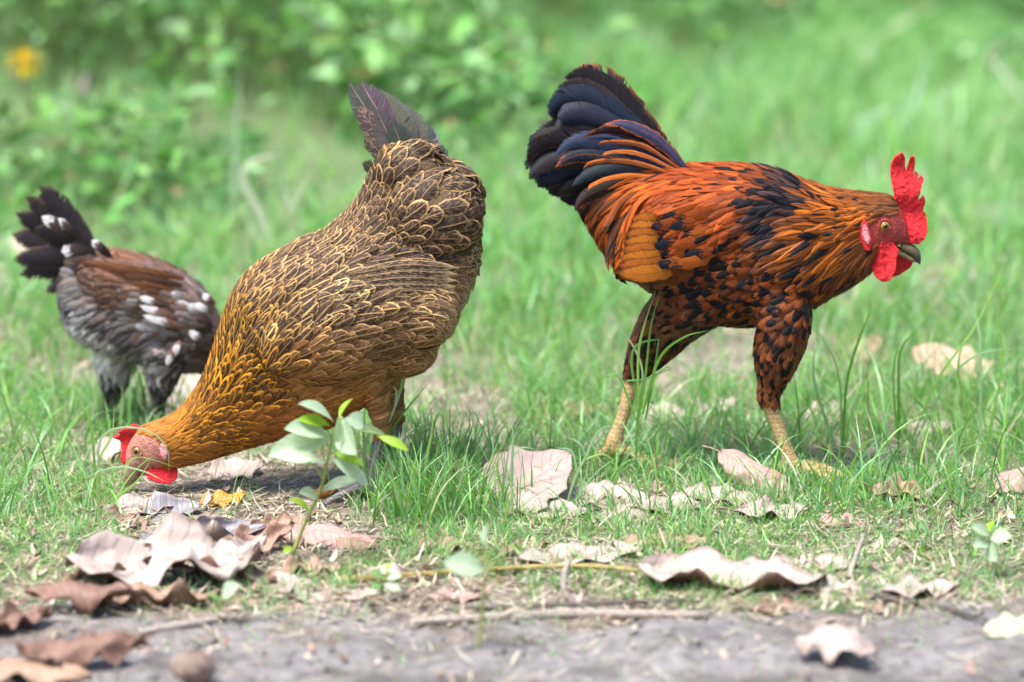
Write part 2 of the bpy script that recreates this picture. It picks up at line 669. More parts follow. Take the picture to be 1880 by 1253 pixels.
class Vanes:
    """collects feathers; each is a curved vane with its own pigment"""

    def __init__(self):
        self.items = []

    def add(self, C, N, S, W, point, a, camber=.35, weight=0):
        """C,N,S (n,3) rows of centre, outward, sideways; a = attributes"""
        n = len(C)
        t = np.linspace(0, 1, n) if n != len(T_ROW) else T_ROW
        prof = np.interp(t, _tt, _round) * (1 - point) + np.interp(t, _tt, _point) * point
        hw = W / 2 * prof
        V = C[:, None] + S[:, None] * (S_COL[None, :] * hw[:, None])[..., None] - N[:, None] * (camber * (S_COL ** 2)[None, :] * hw[:, None])[..., None]
        uv = np.stack([np.broadcast_to(S_COL * .5 + .5, (n, 5)), np.broadcast_to(t[:, None], (n, 5))], -1)
        self.items.append((V.reshape(-1, 3), uv.reshape(-1, 2), grid_faces(n, 5), a, weight))

    def meshes(self, items, name):
        V, U, F, o = [], [], [], 0
        at = {k: [] for k in ('ca', 'cb', 'pa', 'pb')}
        for v, u, f, a, _ in items:
            V.append(v)
            U.append(u)
            F.append(f + o)
            o += len(v)
            for k in at:
                at[k].append(np.broadcast_to(np.asarray(a[k], float), (len(v), len(a[k]))))
        return mesh_np(name, np.vstack(V), np.vstack(F), [M['feather']], np.vstack(U), {k: np.vstack(x) for k, x in at.items()})

    def build(self, parent, y0, n_parts, name='feather', rest='plumage'):
        order = sorted(range(len(self.items)), key=lambda i: -self.items[i][4] * (1.0 if self.items[i][0][:, 1].mean() < y0 else .0))
        big = set(order[:n_parts])
        for i in order[:n_parts]:
            link(name, self.meshes([self.items[i]], name), parent)
        left = [self.items[i] for i in range(len(self.items)) if i not in big]
        if left:
            tag(link(rest, self.meshes(left, rest), parent), kind='stuff')


FIELDS = ['x', 'y', 'dx', 'dy', 'L', 'W', 'point', 'tilt', 'ca', 'cb', 'edge', 'shaft', 'tip', 'mott', 'gloss', 'blk']


def ctrl_array(base, rows):
    out = []
    for x, y, dx, dy, kw in rows:
        d = dict(base)
        d.update(kw)
        n = math.hypot(dx, dy)
        out.append([x, y, dx / n, dy / n, d['L'], d['W'], d['point'], d['tilt'], *d['ca'], *d['cb'], d['edge'], d['shaft'], d['tip'], d['mott'], d['gloss'], d['blk']])
    return np.array(out, float)


def idw(A, q, power=1.8):
    d2 = (A[:, 0] - q[0]) ** 2 + (A[:, 1] - q[1]) ** 2 + 60
    w = d2 ** -power
    return (A * (w / w.sum())[:, None]).sum(0)


def sample_surface(me, n, gen):
    me.calc_loop_triangles()
    T = np.empty(len(me.loop_triangles) * 3, np.int32)
    me.loop_triangles.foreach_get('vertices', T)
    T = T.reshape(-1, 3)
    V = co_np(me)
    a, b, c = V[T[:, 0]], V[T[:, 1]], V[T[:, 2]]
    ar = np.linalg.norm(np.cross(b - a, c - a), axis=1)
    i = gen.choice(len(T), n, p=ar / ar.sum())
    u, v = gen.random(n), gen.random(n)
    k = u + v > 1
    u[k], v[k] = 1 - u[k], 1 - v[k]
    return a[i] + (b - a)[i] * u[:, None] + (c - a)[i] * v[:, None]


def plumage(me, y0, A, skip, seed, n_cand=26000, pack=.62, jit=10, vanes=None, lift=.0015, col_jit=.22):
    """scatter overlapping feathers over a body skin, laid along the flow of A"""
    gen = np.random.default_rng(seed)
    V = co_np(me)
    bvh = BVHTree.FromPolygons(V.tolist(), [tuple(p.vertices) for p in me.polygons])
    pts = sample_surface(me, n_cand, gen)
    flat = pts.copy()
    flat[:, 1] = y0
    pix = proj(flat)
    out = vanes or Vanes()
    cell = .012
    grid = {}
    for i in range(n_cand):
        p, q = pts[i], pix[i]
        if skip(q, p):
            continue
        c = idw(A, q + gen.normal(0, jit, 2))
        W = c[5] / 1000
        r = W * pack
        key = tuple((p // cell).astype(int))
        rr = int(math.ceil(r / cell))
        ok = True
        for a in range(-rr, rr + 1):
            for b in range(-rr, rr + 1):
                for d in range(-rr, rr + 1):
                    for o in grid.get((key[0] + a, key[1] + b, key[2] + d), ()):
                        if (o[0] - p[0]) ** 2 + (o[1] - p[1]) ** 2 + (o[2] - p[2]) ** 2 < r * r:
                            ok = False
                            break
                    if not ok:
                        break
                if not ok:
                    break
            if not ok:
                break
        if not ok:
            continue
        grid.setdefault(key, []).append(p)
        L = c[4] / 1000 * gen.uniform(.85, 1.15)
        yaw = gen.normal(0, .13)
        C, N, S = [], [], []
        cur = Vector(p)
        flip = gen.normal(0, .06)
        tl = math.tan(R(c[7])) * gen.uniform(.7, 1.35)
        prev = 0
        for t in T_ROW:
            if t > 0:
                nx = cur + dv * (L * (t - prev))
            else:
                nx = cur
            hit = bvh.find_nearest(nx)
            loc, nor = hit[0], hit[1]
            far = (nx - loc).length
            if t > 0 and far > .002:
                loc = loc.lerp(nx, .45)
            ql = proj(np.array([[loc.x, y0, loc.z]]))[0]
            f = idw(A, ql)
            fx, fy = f[2], f[3]
            fx, fy = fx * math.cos(yaw) - fy * math.sin(yaw), fx * math.sin(yaw) + fy * math.cos(yaw)
            dv = Vector((fx, 0, -fy))
            dv = dv - nor * dv.dot(nor)
            if dv.length < 1e-4:
                dv = Vector((fx, 0, -fy))
            dv.normalize()
            sv = nor.cross(dv).normalized()
            nn = (nor + sv * flip).normalized()
            sv = nn.cross(dv).normalized()
            C.append(loc + nor * (lift + L * t * tl))
            N.append(nn)
            S.append(sv)
            cur, prev = loc, t
        C, N, S = np.array(C), np.array(N), np.array(S)
        j = np.exp(gen.normal(0, col_jit))
        tip = c[16]
        if gen.random() < c[19]:
            tip = max(tip, gen.uniform(.35, .75))
        out.add(C, N, S, W * gen.uniform(.85, 1.15), min(1, max(0, c[6])),
                dict(ca=np.clip(c[8:11] * j, 0, 1), cb=np.clip(c[11:14] * np.exp(gen.normal(-.05, .26)), 0, 1),
                     pa=(c[14] * gen.uniform(.3, 1.35), c[15] * gen.uniform(.4, 1.35), tip, 1.0), pb=(c[17] * gen.uniform(.6, 1.5), gen.random(), c[18])), weight=L * W)
    return out


def long_feather(parent, name, path, width, a, point=.2, roll=0.0, rows=13, camber=.25, curl=0.0, seed=0):
    """one big tail or wing feather along path [(px,py,y)...]; width mm; roll turns the vane about its shaft"""
    gen = np.random.default_rng(seed)
    pts = np.array([P(x, y, d) for x, y, d in path])
    C = catmull(pts, rows)
    T = np.gradient(C, axis=0)
    T /= np.linalg.norm(T, axis=1)[:, None]
    n0 = np.array([0, -1.0, 0])
    N = n0 - T * (T @ n0)[:, None]
    N /= np.linalg.norm(N, axis=1)[:, None]
    S = np.cross(N, T)
    ang = R(roll) + np.linspace(0, curl, rows)
    N2 = N * np.cos(ang)[:, None] + S * np.sin(ang)[:, None]
    S2 = np.cross(N2, T)
    v = Vanes()
    # the fine split edge of a big vane: more rows, a little ragged
    v.add(C, N2, S2, width / 1000, point, a, camber)
    V, U, F, aa, w = v.items[0]
    k = np.arange(len(V)) % 5
    side = np.where((k == 0) | (k == 4))[0]
    V = V.copy()
    cen = V[(side // 5) * 5 + 2]
    V[side] = cen + (V[side] - cen) * gen.uniform(.86, 1.08, (len(side), 1))
    v.items[0] = (V, U, F, aa, w)
    o = link(name, v.meshes(v.items, name), parent)
    return o


def fa(ca, cb=(.01, .01, .012), edge=0., shaft=0., tip=0., mott=0., gloss=.5):
    return dict(ca=ca, cb=cb, pa=(edge, shaft, tip, 3.5), pb=(mott, random.random(), gloss))


def body_finish(me, y0, A, mats, slot):
    """under-plumage colour from the feather chart; slot(pixels, points) picks bare skin"""
    V = co_np(me)
    f = V.copy()
    f[:, 1] = y0
    q = proj(f)
    D2 = (q[:, None, 0] - A[None, :, 0]) ** 2 + (q[:, None, 1] - A[None, :, 1]) ** 2 + 200
    Wt = D2 ** -1.8
    Wt /= Wt.sum(1)[:, None]
    col = Wt @ (A[:, 8:11] * .65 + A[:, 11:14] * .2)
    at = me.attributes.new('col', 'FLOAT_COLOR', 'POINT')
    at.data.foreach_set('color', np.hstack([col, np.ones((len(col), 1))]).astype(np.float32).ravel())
    me.materials.clear()
    for m in mats:
        me.materials.append(m)
    cen = np.empty(len(me.polygons) * 3, np.float32)
    me.polygons.foreach_get('center', cen)
    cen = cen.reshape(-1, 3).astype(float)
    f = cen.copy()
    f[:, 1] = y0
    me.polygons.foreach_set('material_index', slot(proj(f), cen).astype(np.int32))


def eye_on(me, root, px, py, y0, r, mat_iris):
    bvh = BVHTree.FromPolygons(co_np(me).tolist(), [tuple(p.vertices) for p in me.polygons])
    c = P(px, py, y0)
    for sgn in (-1, 1):
        hit = bvh.ray_cast(Vector((c.x, y0 + sgn * .2, c.z)), Vector((0, -sgn, 0)))
        if hit[0] is None:
            continue
        h, n = hit[0], hit[1]
        # lid ring, ball, pupil
        v, f = ellipsoid_data((0, 0, 0), r, r, r)
        me_e = py_mesh('eye', [(v + np.array(h - n * r * .45), f)])
        me_e.materials.append(mat_iris)
        e = link('eye', me_e, root)
        v, f = ellipsoid_data((0, 0, 0), r * .5, r * .5, r * .5)
        me_p = py_mesh('pupil', [(v + np.array(h + n * r * .18), f)])
        me_p.materials.append(M['pupil'])
        link('pupil', me_p, e).matrix_parent_inverse = Matrix.Identity(4)
        ax = Vector((1, 0, 0)) - n * n.x
        ax.normalize()
        bx_ = n.cross(ax)
        ring = [np.array(h + (ax * math.cos(t) + bx_ * math.sin(t)) * r * 1.12 - n * r * .05) for t in np.linspace(0, 2 * math.pi, 15)]
        v, f = tube_data(ring, [r * .28] * 15, 30, 6)
        me_l = py_mesh('eyelid', [(v, f)])
        me_l.materials.append(M['face_pink'] if mat_iris == M['eye'] and root.name.startswith('hen') else M['face_red'])
        link('eyelid', me_l, root)


# ------------------------------------------------------------------ the rooster
def rooster():
    y0 = G(1462, 880).y + .045
    ends = np.array([(1130, 835), (1460, 880)])
    root = empty('rooster', (P(1330, 800, y0).x, y0, 0), 'rust orange rooster with red comb and blue black tail striding right', 'rooster')
    st = [((1128, 322), (1066, 372), .020), ((1172, 314), (1092, 425), .034), ((1232, 306), (1128, 480), .048), ((1290, 305), (1196, 535), .062), ((1350, 304), (1285, 585), .071),
          ((1410, 311), (1385, 596), .074), ((1460, 329), (1468, 572), .068), ((1505, 345), (1528, 540), .054), ((1545, 351), (1570, 518), .042),
          ((1580, 354), (1598, 495), .032), ((1610, 356), (1620, 462), .0245), ((1638, 362), (1645, 452), .0205), ((1656, 386), (1661, 447), .0145), ((1668, 420), (1672, 450), .008)]
    top = np.array([P(*s[0], y0) for s in st])
    bot = np.array([P(*s[1], y0) for s in st])
    pieces = [loft_data(top, bot, [s[2] for s in st], 60)]
    for sg in (-1, 1):   # folded wings stand proud of the flanks
        pieces.append(ellipsoid_data(np.array(P(1300, 412, y0)) + (0, sg * .050, 0), .098, .030, .052, R(16)))
        pieces.append(ellipsoid_data(np.array(P(1195, 455, y0)) + (0, sg * .044, 0), .046, .020, .030, R(28)))
    # near leg, forward
    yn = y0 - .045
    gz = float(ground_h(P(1458, 870, yn).x, yn)) + .006
    leg = [(1420, 530, .046), (1437, 595, .034), (1425, 660, .027), (1417, 705, .016), (1410, 728, .0125), (1427, 780, .0090), (1445, 830, .0090), (1457, 862, .0118)]
    pieces.append(tube_data([np.array(P(a, b, yn + (.02 if b < 560 else 0))) for a, b, _ in leg], [r for *_, r in leg], 34))
    an = np.array(P(1457, 862, yn))
    an2 = np.array([an[0] + .002, yn, gz + .004])
    toes = [((.056, -.012), .0064), ((.040, -.040), .0062), ((.040, .034), .006), ((-.028, .010), .0056)]
    def foot(a0, a1, toes, z):
        for (dx, dy), r in toes:
            e = np.array([a1[0] + dx, a1[1] + dy, z])
            m = (a1 + e) / 2 + (0, 0, .006)
            pieces.append(tube_data([a0, a1 + (0, 0, .004), m, e, e + np.array([dx, dy, -.03]) * .16], [.0105, .010, r * 1.2, r, .0012], 16, 8))
    foot(an, an2, toes, gz)
    # far leg, trailing
    yf = y0 + .028
    gzf = float(ground_h(P(1130, 815, yf).x, yf)) + .006
    leg = [(1290, 530, .05), (1240, 580, .038), (1200, 632, .0285), (1173, 672, .0175), (1162, 697, .0115), (1148, 750, .0084), (1132, 800, .0088)]
    pieces.append(tube_data([np.array(P(a, b, y0 - .012 + .04 * min(1, max(0, (b - 560) / 130)))) for a, b, _ in leg], [r for *_, r in leg], 34))
    an = np.array(P(1132, 800, yf))
    foot(an, np.array([an[0] - .004, yf, max(gzf + .004, an[2] - .02)]), [((.045, -.02), .005), ((.042, .03), .005), ((.048, .004), .0052), ((-.024, .006), .0045)], gzf)
    me = fuse('body', pieces, .0028, 3)
    rust, org, brt, blk = (.24, .041, .005), (.34, .078, .007), (.42, .078, .004), (.006, .006, .009)
    base = dict(L=30, W=14, point=.25, tilt=5, ca=rust, cb=blk, edge=0, shaft=0, tip=0, mott=.05, gloss=.3, blk=.15)
    hk = dict(L=46, W=12, point=.75, ca=(0.397, 0.099, 0.006), cb=blk, shaft=.26, tilt=6, gloss=.4, blk=.22)
    br = dict(L=26, W=14, ca=(0.221, 0.048, 0.007), blk=.4, mott=.3, tip=.2, point=.1, tilt=7)
    sd_ = dict(L=62, W=9.5, point=.85, ca=brt, tilt=5, gloss=.35, blk=.05)
    A = ctrl_array(base, [
        (1630, 365, -1, .25, dict(L=12, W=4, ca=(0.162, 0.054, 0.019), point=.6, tilt=3, blk=0)), (1600, 362, -1, .2, dict(L=20, W=5, point=.8, ca=(0.221, 0.070, 0.015), shaft=.25, blk=0)),
        (1575, 400, -1, .35, dict(hk, L=30, W=6)), (1590, 480, -.8, .6, dict(hk, L=26, W=6, ca=(0.221, 0.064, 0.013))),
        (1530, 362, -1, .05, hk), (1500, 400, -1, .22, hk), (1480, 355, -1, .05, dict(hk, ca=(0.050, 0.035, 0.030), shaft=.3, blk=.4)), (1440, 370, -1, .1, dict(hk, ca=(0.020, 0.020, 0.030), blk=.5)),
        (1500, 450, -.85, .5, dict(hk, ca=(0.324, 0.083, 0.007))), (1540, 450, -.9, .45, hk), (1550, 500, -.75, .6, dict(hk, L=34, ca=(0.191, 0.051, 0.013), shaft=.5)),
        (1440, 430, -.95, .35, dict(hk, L=44, W=10, ca=(0.265, 0.077, 0.019), blk=.3)),
        (1400, 318, -1, .02, dict(L=34, W=11, point=.5, ca=(0.265, 0.050, 0.006), blk=.08)), (1330, 308, -1, .03, dict(L=40, W=11, point=.6, ca=(0.294, 0.050, 0.005), blk=.03)),
        (1270, 315, -1, .12, dict(sd_, L=46, ca=(0.294, 0.047, 0.005))), (1210, 340, -.9, .4, sd_), (1160, 375, -.7, .75, sd_), (1130, 420, -.5, .9, dict(sd_, ca=(.36, .072, .006))), (1075, 365, -.8, .6, dict(sd_, L=42, ca=(.05, .022, .012), blk=.3)), (1090, 400, -.6, .8, dict(sd_, L=44, ca=(.08, .028, .012), blk=.3)), (1108, 440, -.4, .9, dict(sd_, L=44, ca=(.10, .03, .010), blk=.3)), (1110, 350, -.85, .5, dict(sd_, ca=(.22, .05, .008), blk=.2)), (1140, 330, -.95, .3, dict(sd_, ca=(.10, .035, .014), blk=.3)), (1180, 420, -.65, .8, dict(sd_, ca=(0.368, 0.083, 0.005))), (1140, 350, -.8, .6, dict(sd_, ca=(0.221, 0.051, 0.009))),
        (1350, 370, -.92, .35, dict(ca=(0.250, 0.046, 0.005), L=34, W=12, point=.4, blk=.08)), (1290, 370, -.88, .5, dict(ca=(0.250, 0.042, 0.005), L=38, W=12, point=.5, blk=.12)),
        (1240, 410, -.8, .6, dict(ca=(0.280, 0.050, 0.005), L=34, W=13, blk=.30)), (1290, 430, -.85, .5, dict(ca=(0.243, 0.042, 0.005), L=28, W=13, blk=.40)),
        (1370, 430, -.92, .35, dict(ca=(0.206, 0.042, 0.007), L=28, W=13, blk=.28)), (1330, 460, -.95, .3, dict(br, blk=.45)), (1260, 470, -.95, .25, dict(ca=(0.147, 0.035, 0.009), L=30, W=13, blk=.55)),
        (1200, 480, -.95, .3, dict(ca=(0.221, 0.070, 0.013), blk=.2)),
        (1400, 490, -.9, .4, br), (1470, 500, -.85, .5, dict(br, blk=.5, mott=.4)), (1520, 530, -.8, .55, dict(br, blk=.5, mott=.45)), (1350, 530, -.95, .3, br), (1420, 560, -.9, .35, dict(br, blk=.5, mott=.45, ca=(0.147, 0.041, 0.012))), (1280, 540, -.95, .35, br),
        (1200, 530, -.7, .7, dict(L=24, W=10, ca=(0.177, 0.070, 0.032), blk=.3)), (1300, 590, -.9, .4, dict(mott=.45, L=22, W=9, ca=(0.120, 0.060, 0.035), blk=.3)), (1240, 580, -.75, .65, dict(mott=.45, L=22, W=9, ca=(0.136, 0.052, 0.021), blk=.4)),
        (1200, 640, -.55, .85, dict(mott=.45, L=20, W=8, ca=(0.130, 0.050, 0.020), blk=.5)), (1165, 690, -.25, 1, dict(L=14, W=6, ca=(0.120, 0.040, 0.018), blk=.4)),
        (1440, 610, -.35, .95, dict(mott=.45, L=22, W=10, ca=(0.177, 0.054, 0.019), blk=.5)), (1420, 660, -.15, 1, dict(mott=.45, L=20, W=9, ca=(0.162, 0.048, 0.016), blk=.45)), (1416, 715, .1, 1, dict(L=13, W=6, ca=(0.191, 0.058, 0.019), blk=.25)),
    ])

    def bare(q, p):
        shank = (q[:, 1] > 722) | ((q[:, 0] < 1200) & (q[:, 1] > 694))
        fx, fy = (q[:, 0] - 1632) / 33, (q[:, 1] - 418) / 33
        face = (fx ** 2 + fy ** 2 < 1.0) | ((q[:, 0] > 1648) & (q[:, 1] < 520)) | ((q[:, 0] > 1612) & (q[:, 1] > 430) & (q[:, 1] < 520))
        face |= ((q[:, 0] - 1592) / 14) ** 2 + ((q[:, 1] - 430) / 32) ** 2 < 1
        return np.where(shank, 1, np.where(face, 2, 0))

    body_finish(me, y0, A, [M['under'], M['shank'], M['face_red']], bare)
    link('body', me, root)
    vn = plumage(me, y0, A, lambda q, p: bare(q[None], None)[0] != 0, 11, 30000, col_jit=.3)
    vn.build(root, y0, 160)
    # wing secondaries: plain orange flight feathers closing the wing
    for k in range(8):
        f = k / 7
        x1, y1 = 1133 + 26 * f ** 1.5, 503 - 100 * f
        x0, y0_ = 1256 - 30 * f, 486 - 70 * f
        for sg in (-1, 1):
            yy = y0 + sg * (.071 + .004 * (1 - f))
            long_feather(root, 'wing_feather', [(x0, y0_, yy - sg * .020), ((x0 + x1) / 2 + 6, (y0_ + y1) / 2 + 8 * (1 - f), yy + sg * .006), (x1, y1, yy - sg * .002)], 25,
                         fa(((.44, .135, .012), (.36, .10, .009))[k % 2], (.10, .03, .008), edge=.06, shaft=.03, mott=.06, gloss=.35), .1, camber=.08, roll=sg * -8 - 4, seed=k)
    for k in range(12):
        f = (k % 6) / 5
        row = k // 6
        x1, y1 = 1200 + 34 * row + 22 * (k % 2) - 10 * f, 490 - 88 * f
        for sg in (-1, 1):
            yy = y0 + sg * (.079 + .004 * row)
            long_feather(root, 'covert_feather', [(x1 + 92, y1 - 26, yy - sg * .014), (x1 + 46, y1 - 10, yy), (x1, y1, yy - sg * .001)], 17,
                         dict(fa((.30, .058, .007) if k % 3 else (.36, .085, .008), (.010, .012, .022), mott=.12, tip=.3, gloss=.35), pa=(0, .03, (.34, .12, .42, .0, .22)[k % 5], 1.6)), .15, roll=sg * -8, camber=.15, rows=9, seed=360 + k)
    # tail: base over mid to tip, width mm, pigment
    bl = dict(ca=(.013, .013, .016), cb=(.20, .055, .02))
    blue = dict(ca=(.010, .018, .034), cb=(.01, .01, .012))
    gry = dict(ca=(.022, .020, .021), cb=(.012, .012, .014))
    rustl = dict(ca=(.34, .085, .014), cb=(.012, .03, .045))
    spec = [
        ([(1258, 325), (1180, 242), (1128, 175), (1088, 140), (1040, 124)], 48, dict(bl, ca=(.026, .020, .019)), .02, 18, .04, 0),
        ([(1250, 325), (1160, 235), (1100, 175), (1055, 150), (1024, 152)], 38, dict(bl, ca=(.030, .023, .024)), .012, 6, .0, 0),
        ([(1250, 322), (1150, 225), (1080, 182), (1025, 182), (996, 208)], 38, blue, .004, -12, .0, 0),
        ([(1245, 324), (1140, 240), (1075, 205), (1035, 205), (1014, 216)], 35, dict(blue, ca=(.014, .018, .034)), -.006, -4, .0, 0),
        ([(1240, 326), (1140, 258), (1075, 236), (1030, 232), (1000, 240)], 38, gry, -.002, 16, .0, 0),
        ([(1235, 328), (1120, 268), (1045, 250), (995, 252), (968, 278)], 44, dict(gry, ca=(.028, .024, .023)), .008, -10, .0, 0),
        ([(1230, 330), (1110, 280), (1035, 268), (985, 274), (958, 300)], 40, bl, -.006, 12, .0, 0),
        ([(1225, 332), (1100, 292), (1025, 288), (985, 298), (960, 322)], 36, dict(gry, ca=(.022, .020, .025)), -.010, -14, .0, 0),
        ([(1220, 334), (1100, 308), (1035, 308), (995, 318), (970, 338)], 35, blue, -.004, 6, .0, 0),
        ([(1215, 337), (1100, 325), (1050, 330), (1018, 340), (990, 350)], 31, bl, .004, -10, .0, 0),
        ([(1215, 340), (1110, 338), (1062, 346), (1034, 356), (1012, 364)], 30, gry, -.008, 10, .0, 0),
        ([(1215, 345), (1130, 350), (1088, 362), (1056, 372), (1040, 374)], 29, bl, .0, 0, .0, 0),
        ([(1265, 316), (1215, 262), (1175, 238), (1140, 226), (1106, 230)], 19, dict(ca=(.022, .036, .085), cb=(.34, .07, .010)), -.028, -16, .14, 0),
        ([(1258, 312), (1200, 262), (1160, 245), (1115, 240), (1070, 252)], 20, dict(ca=(.012, .014, .024), cb=(.26, .06, .012)), -.024, 10, .06, 0),
        ([(1252, 312), (1190, 272), (1150, 262), (1110, 262), (1098, 268)], 10, rustl, -.034, -22, .0, 1),
        ([(1245, 318), (1150, 272), (1090, 256), (1050, 258), (1016, 288)], 28, dict(ca=(.016, .024, .056), cb=(.01, .01, .02)), -.026, -22, .0, 0),
        ([(1250, 318), (1190, 288), (1150, 278), (1115, 280), (1104, 288)], 10, dict(rustl, ca=(.46, .115, .012)), -.040, -26, .0, 1),
        ([(1240, 326), (1150, 296), (1090, 284), (1050, 288), (1020, 308)], 25, dict(ca=(.010, .022, .034), cb=(.35, .08, .015)), -.030, -18, .05, 0),
        ([(1245, 324), (1180, 302), (1130, 295), (1085, 300), (1070, 312)], 11, dict(rustl, ca=(.40, .10, .012)), -.043, -26, .0, 1),
        ([(1240, 332), (1160, 314), (1110, 312), (1075, 322), (1050, 342)], 22, dict(ca=(.012, .02, .03), cb=(.01, .01, .01)), -.034, -16, .0, 0),
        ([(1240, 335), (1170, 322), (1120, 326), (1085, 340), (1080, 352)], 11, dict(ca=(.44, .11, .012), cb=(.02, .02, .02)), -.046, -24, .0, 1),
        ([(1230, 340), (1150, 338), (1100, 350), (1070, 366), (1055, 388)], 20, dict(ca=(.018, .014, .014), cb=(.2, .05, .012)), -.040, -12, .0, 0),
        ([(1240, 350), (1175, 370), (1140, 405), (1122, 445), (1114, 472)], 14, dict(ca=(.10, .035, .014), cb=(.015, .012, .012)), -.058, -14, .0, 1),
        ([(1245, 345), (1190, 368), (1155, 400), (1138, 440), (1128, 470)], 13, dict(ca=(.56, .14, .008), cb=(.10, .03, .01)), -.062, -18, .0, 1),
        ([(1250, 340), (1200, 356), (1165, 380), (1145, 415), (1136, 440)], 12, dict(ca=(.44, .085, .008), cb=(.10, .03, .01)), -.064, -22, .0, 1),
        ([(1235, 360), (1165, 390), (1130, 430), (1116, 470), (1118, 500)], 16, dict(ca=(.022, .016, .014), cb=(.3, .08, .02)), -.048, -8, .0, 1),
        ([(1250, 345), (1205, 372), (1178, 405), (1160, 440), (1150, 470)], 12, dict(ca=(.54, .125, .008), cb=(.10, .03, .01)), -.066, -14, .0, 1),
        ([(1240, 340), (1180, 350), (1140, 372), (1115, 405), (1102, 428)], 13, dict(ca=(.28, .065, .010), cb=(.02, .012, .01)), -.054, -20, .0, 1),
    ]
    for k, (pth, w, cols, dy, roll, ed, tipd) in enumerate(spec):
        n = len(pth)
        if k < 12:   # vanes are wide: draw the shafts in a little
            pth = [(1245 + (p_ - 1245) * .955, 315 + (q_ - 315) * .955) for p_, q_ in pth]
        path = [(a, b, y0 + dy * (.55 + .45 * i / (n - 1))) for i, (a, b) in enumerate(pth)]
        long_feather(root, 'tail_feather' if not tipd else 'saddle_feather', path, w * (.7 if tipd else 1), fa(cols['ca'], cols['cb'], edge=ed, shaft=.22 if cols.get('cb') == rustl['cb'] else .03, mott=.35 if tipd else .1, tip=.12 if tipd else 0, gloss=.28 if not tipd else .2),
                     ((.15, .45, .3)[k % 3] if k < 12 else .7) if not tipd else .6, roll, camber=.5, rows=17, curl=(-.5, .3, .6, -.2)[k % 4], seed=40 + k)
        if tipd and k > 21:
            for e in range(2):   # finer saddle plumes round it
                jx, jy = random.uniform(0, 18), random.uniform(-14, 8)
                pe = [(p_ + jx * (i / n) + random.uniform(-3, 3), q_ + jy * (i / n) + random.uniform(-3, 3), z_ - .0015 * e) for i, (p_, q_, z_) in enumerate(path)]
                j_ = random.uniform(.55, 1.15)
                long_feather(root, 'saddle_feather', pe, w * random.uniform(.35, .6), fa(tuple(x * j_ for x in cols['ca']), cols['cb'], shaft=.1, mott=.2, tip=random.choice((0, .15, .25)), gloss=.3), .85, roll + random.uniform(-15, 15), rows=11, seed=300 + k * 5 + e)
        if k < 11:   # in-between vanes close the fan
            nxt = spec[k + 1][0]
            path = [((a + c_) / 2, (b_ + d_) / 2, y0 + .011) for (a, b_), (c_, d_) in zip(pth, nxt)]
            long_feather(root, 'tail_feather', path, w, fa((.012, .012, .015), cols['cb'], mott=.05, gloss=.25), .4, roll * .5, rows=17, seed=60 + k)
        if k < 12:   # the far half of the tail
            path = [(a + 5, b + 5, y0 - dy * .5 + .022) for a, b in pth]
            long_feather(root, 'tail_feather', path, w * .9, fa(cols['ca'], cols['cb'], mott=.08, gloss=.75), .3, -roll, rows=17, seed=80 + k)
    # head
    comb = [(1641, 356), (1635, 326), (1635, 303), (1642, 288), (1656, 278), (1660, 286), (1661, 305), (1662, 325), (1666, 310), (1671, 288), (1678, 285), (1680, 296), (1676, 322), (1673, 340), (1682, 316), (1686, 320), (1682, 334), (1678, 348),
            (1691, 323), (1696, 328), (1691, 343), (1682, 372), (1696, 360), (1699, 370), (1693, 386), (1701, 397), (1703, 422), (1697, 438), (1685, 448), (1671, 446), (1657, 432), (1645, 412), (1640, 385)]
    flat_part('comb', comb, y0, .0075, M['comb'], root, .0009, lambda c: .003 * np.sin(c[:, 2] * 120) + np.sign(c[:, 1] - y0) * (.0030 * (fbm(c[:, 0] * 260, c[:, 2] * 260, 33, 2) - .4) + .004 * np.clip((P(1660, 400, y0).z - c[:, 2]) / .04, 0, 1) ** 2), 1)
    w1 = [(1603, 445), (1618, 441), (1640, 446), (1650, 458), (1645, 480), (1642, 499), (1633, 513), (1618, 515), (1605, 505), (1597, 486), (1598, 463)]
    zc = P(1625, 445, y0).z
    flat_part('wattle', w1, y0 - .017, .006, M['comb'], root, .0011, smooth=2, bend=lambda c: -.010 * np.clip((zc - c[:, 2]) / .04, 0, 1) ** 1.5 + .002 * np.sin(c[:, 0] * 300) + .004 * (fbm(c[:, 0] * 200, c[:, 2] * 200, 35, 2) - .5))
    w2 = [(1630, 452), (1650, 452), (1668, 462), (1679, 477), (1672, 492), (1652, 506), (1636, 511), (1624, 498), (1622, 470)]
    flat_part('wattle', w2, y0 + .012, .006, M['comb'], root, .0011, smooth=2, bend=lambda c: .004 * np.clip((zc - c[:, 2]) / .04, 0, 1))
    for sg in (-1, 1):
        lobe = [(1586, 401), (1594, 414), (1601, 440), (1597, 461), (1588, 460), (1578, 440), (1577, 418)]
        flat_part('ear_lobe', lobe, y0 + sg * .034, .007, M['comb'], root, .0011)
        lobe2 = [(1587, 410), (1593, 420), (1598, 440), (1595, 450), (1589, 446), (1583, 432), (1583, 418)]
        flat_part('ear_patch', lobe2, y0 + sg * .037, .005, M['lobe'], root, .001)
    bt = [((1654, 446), (1654, 458), .0085), ((1667, 446), (1663, 464), .0078), ((1680, 451), (1672, 471), .0062), ((1688, 461), (1681, 480), .0042), ((1691, 474), (1686, 484), .0022), ((1690, 484), (1689, 487), .0008)]
    v, f = loft_data(np.array([P(*s[0], y0) for s in bt]), np.array([P(*s[1], y0) for s in bt]), [s[2] for s in bt], 24, 16, 2)
    mb = py_mesh('beak', [(v, f)])
    k = NT('beak_rooster')
    xx = k.sep(k.n('NewGeometry').outputs['Position'])[2]
    xa, xb = P(1690, 470, y0).z, P(1680, 444, y0).z
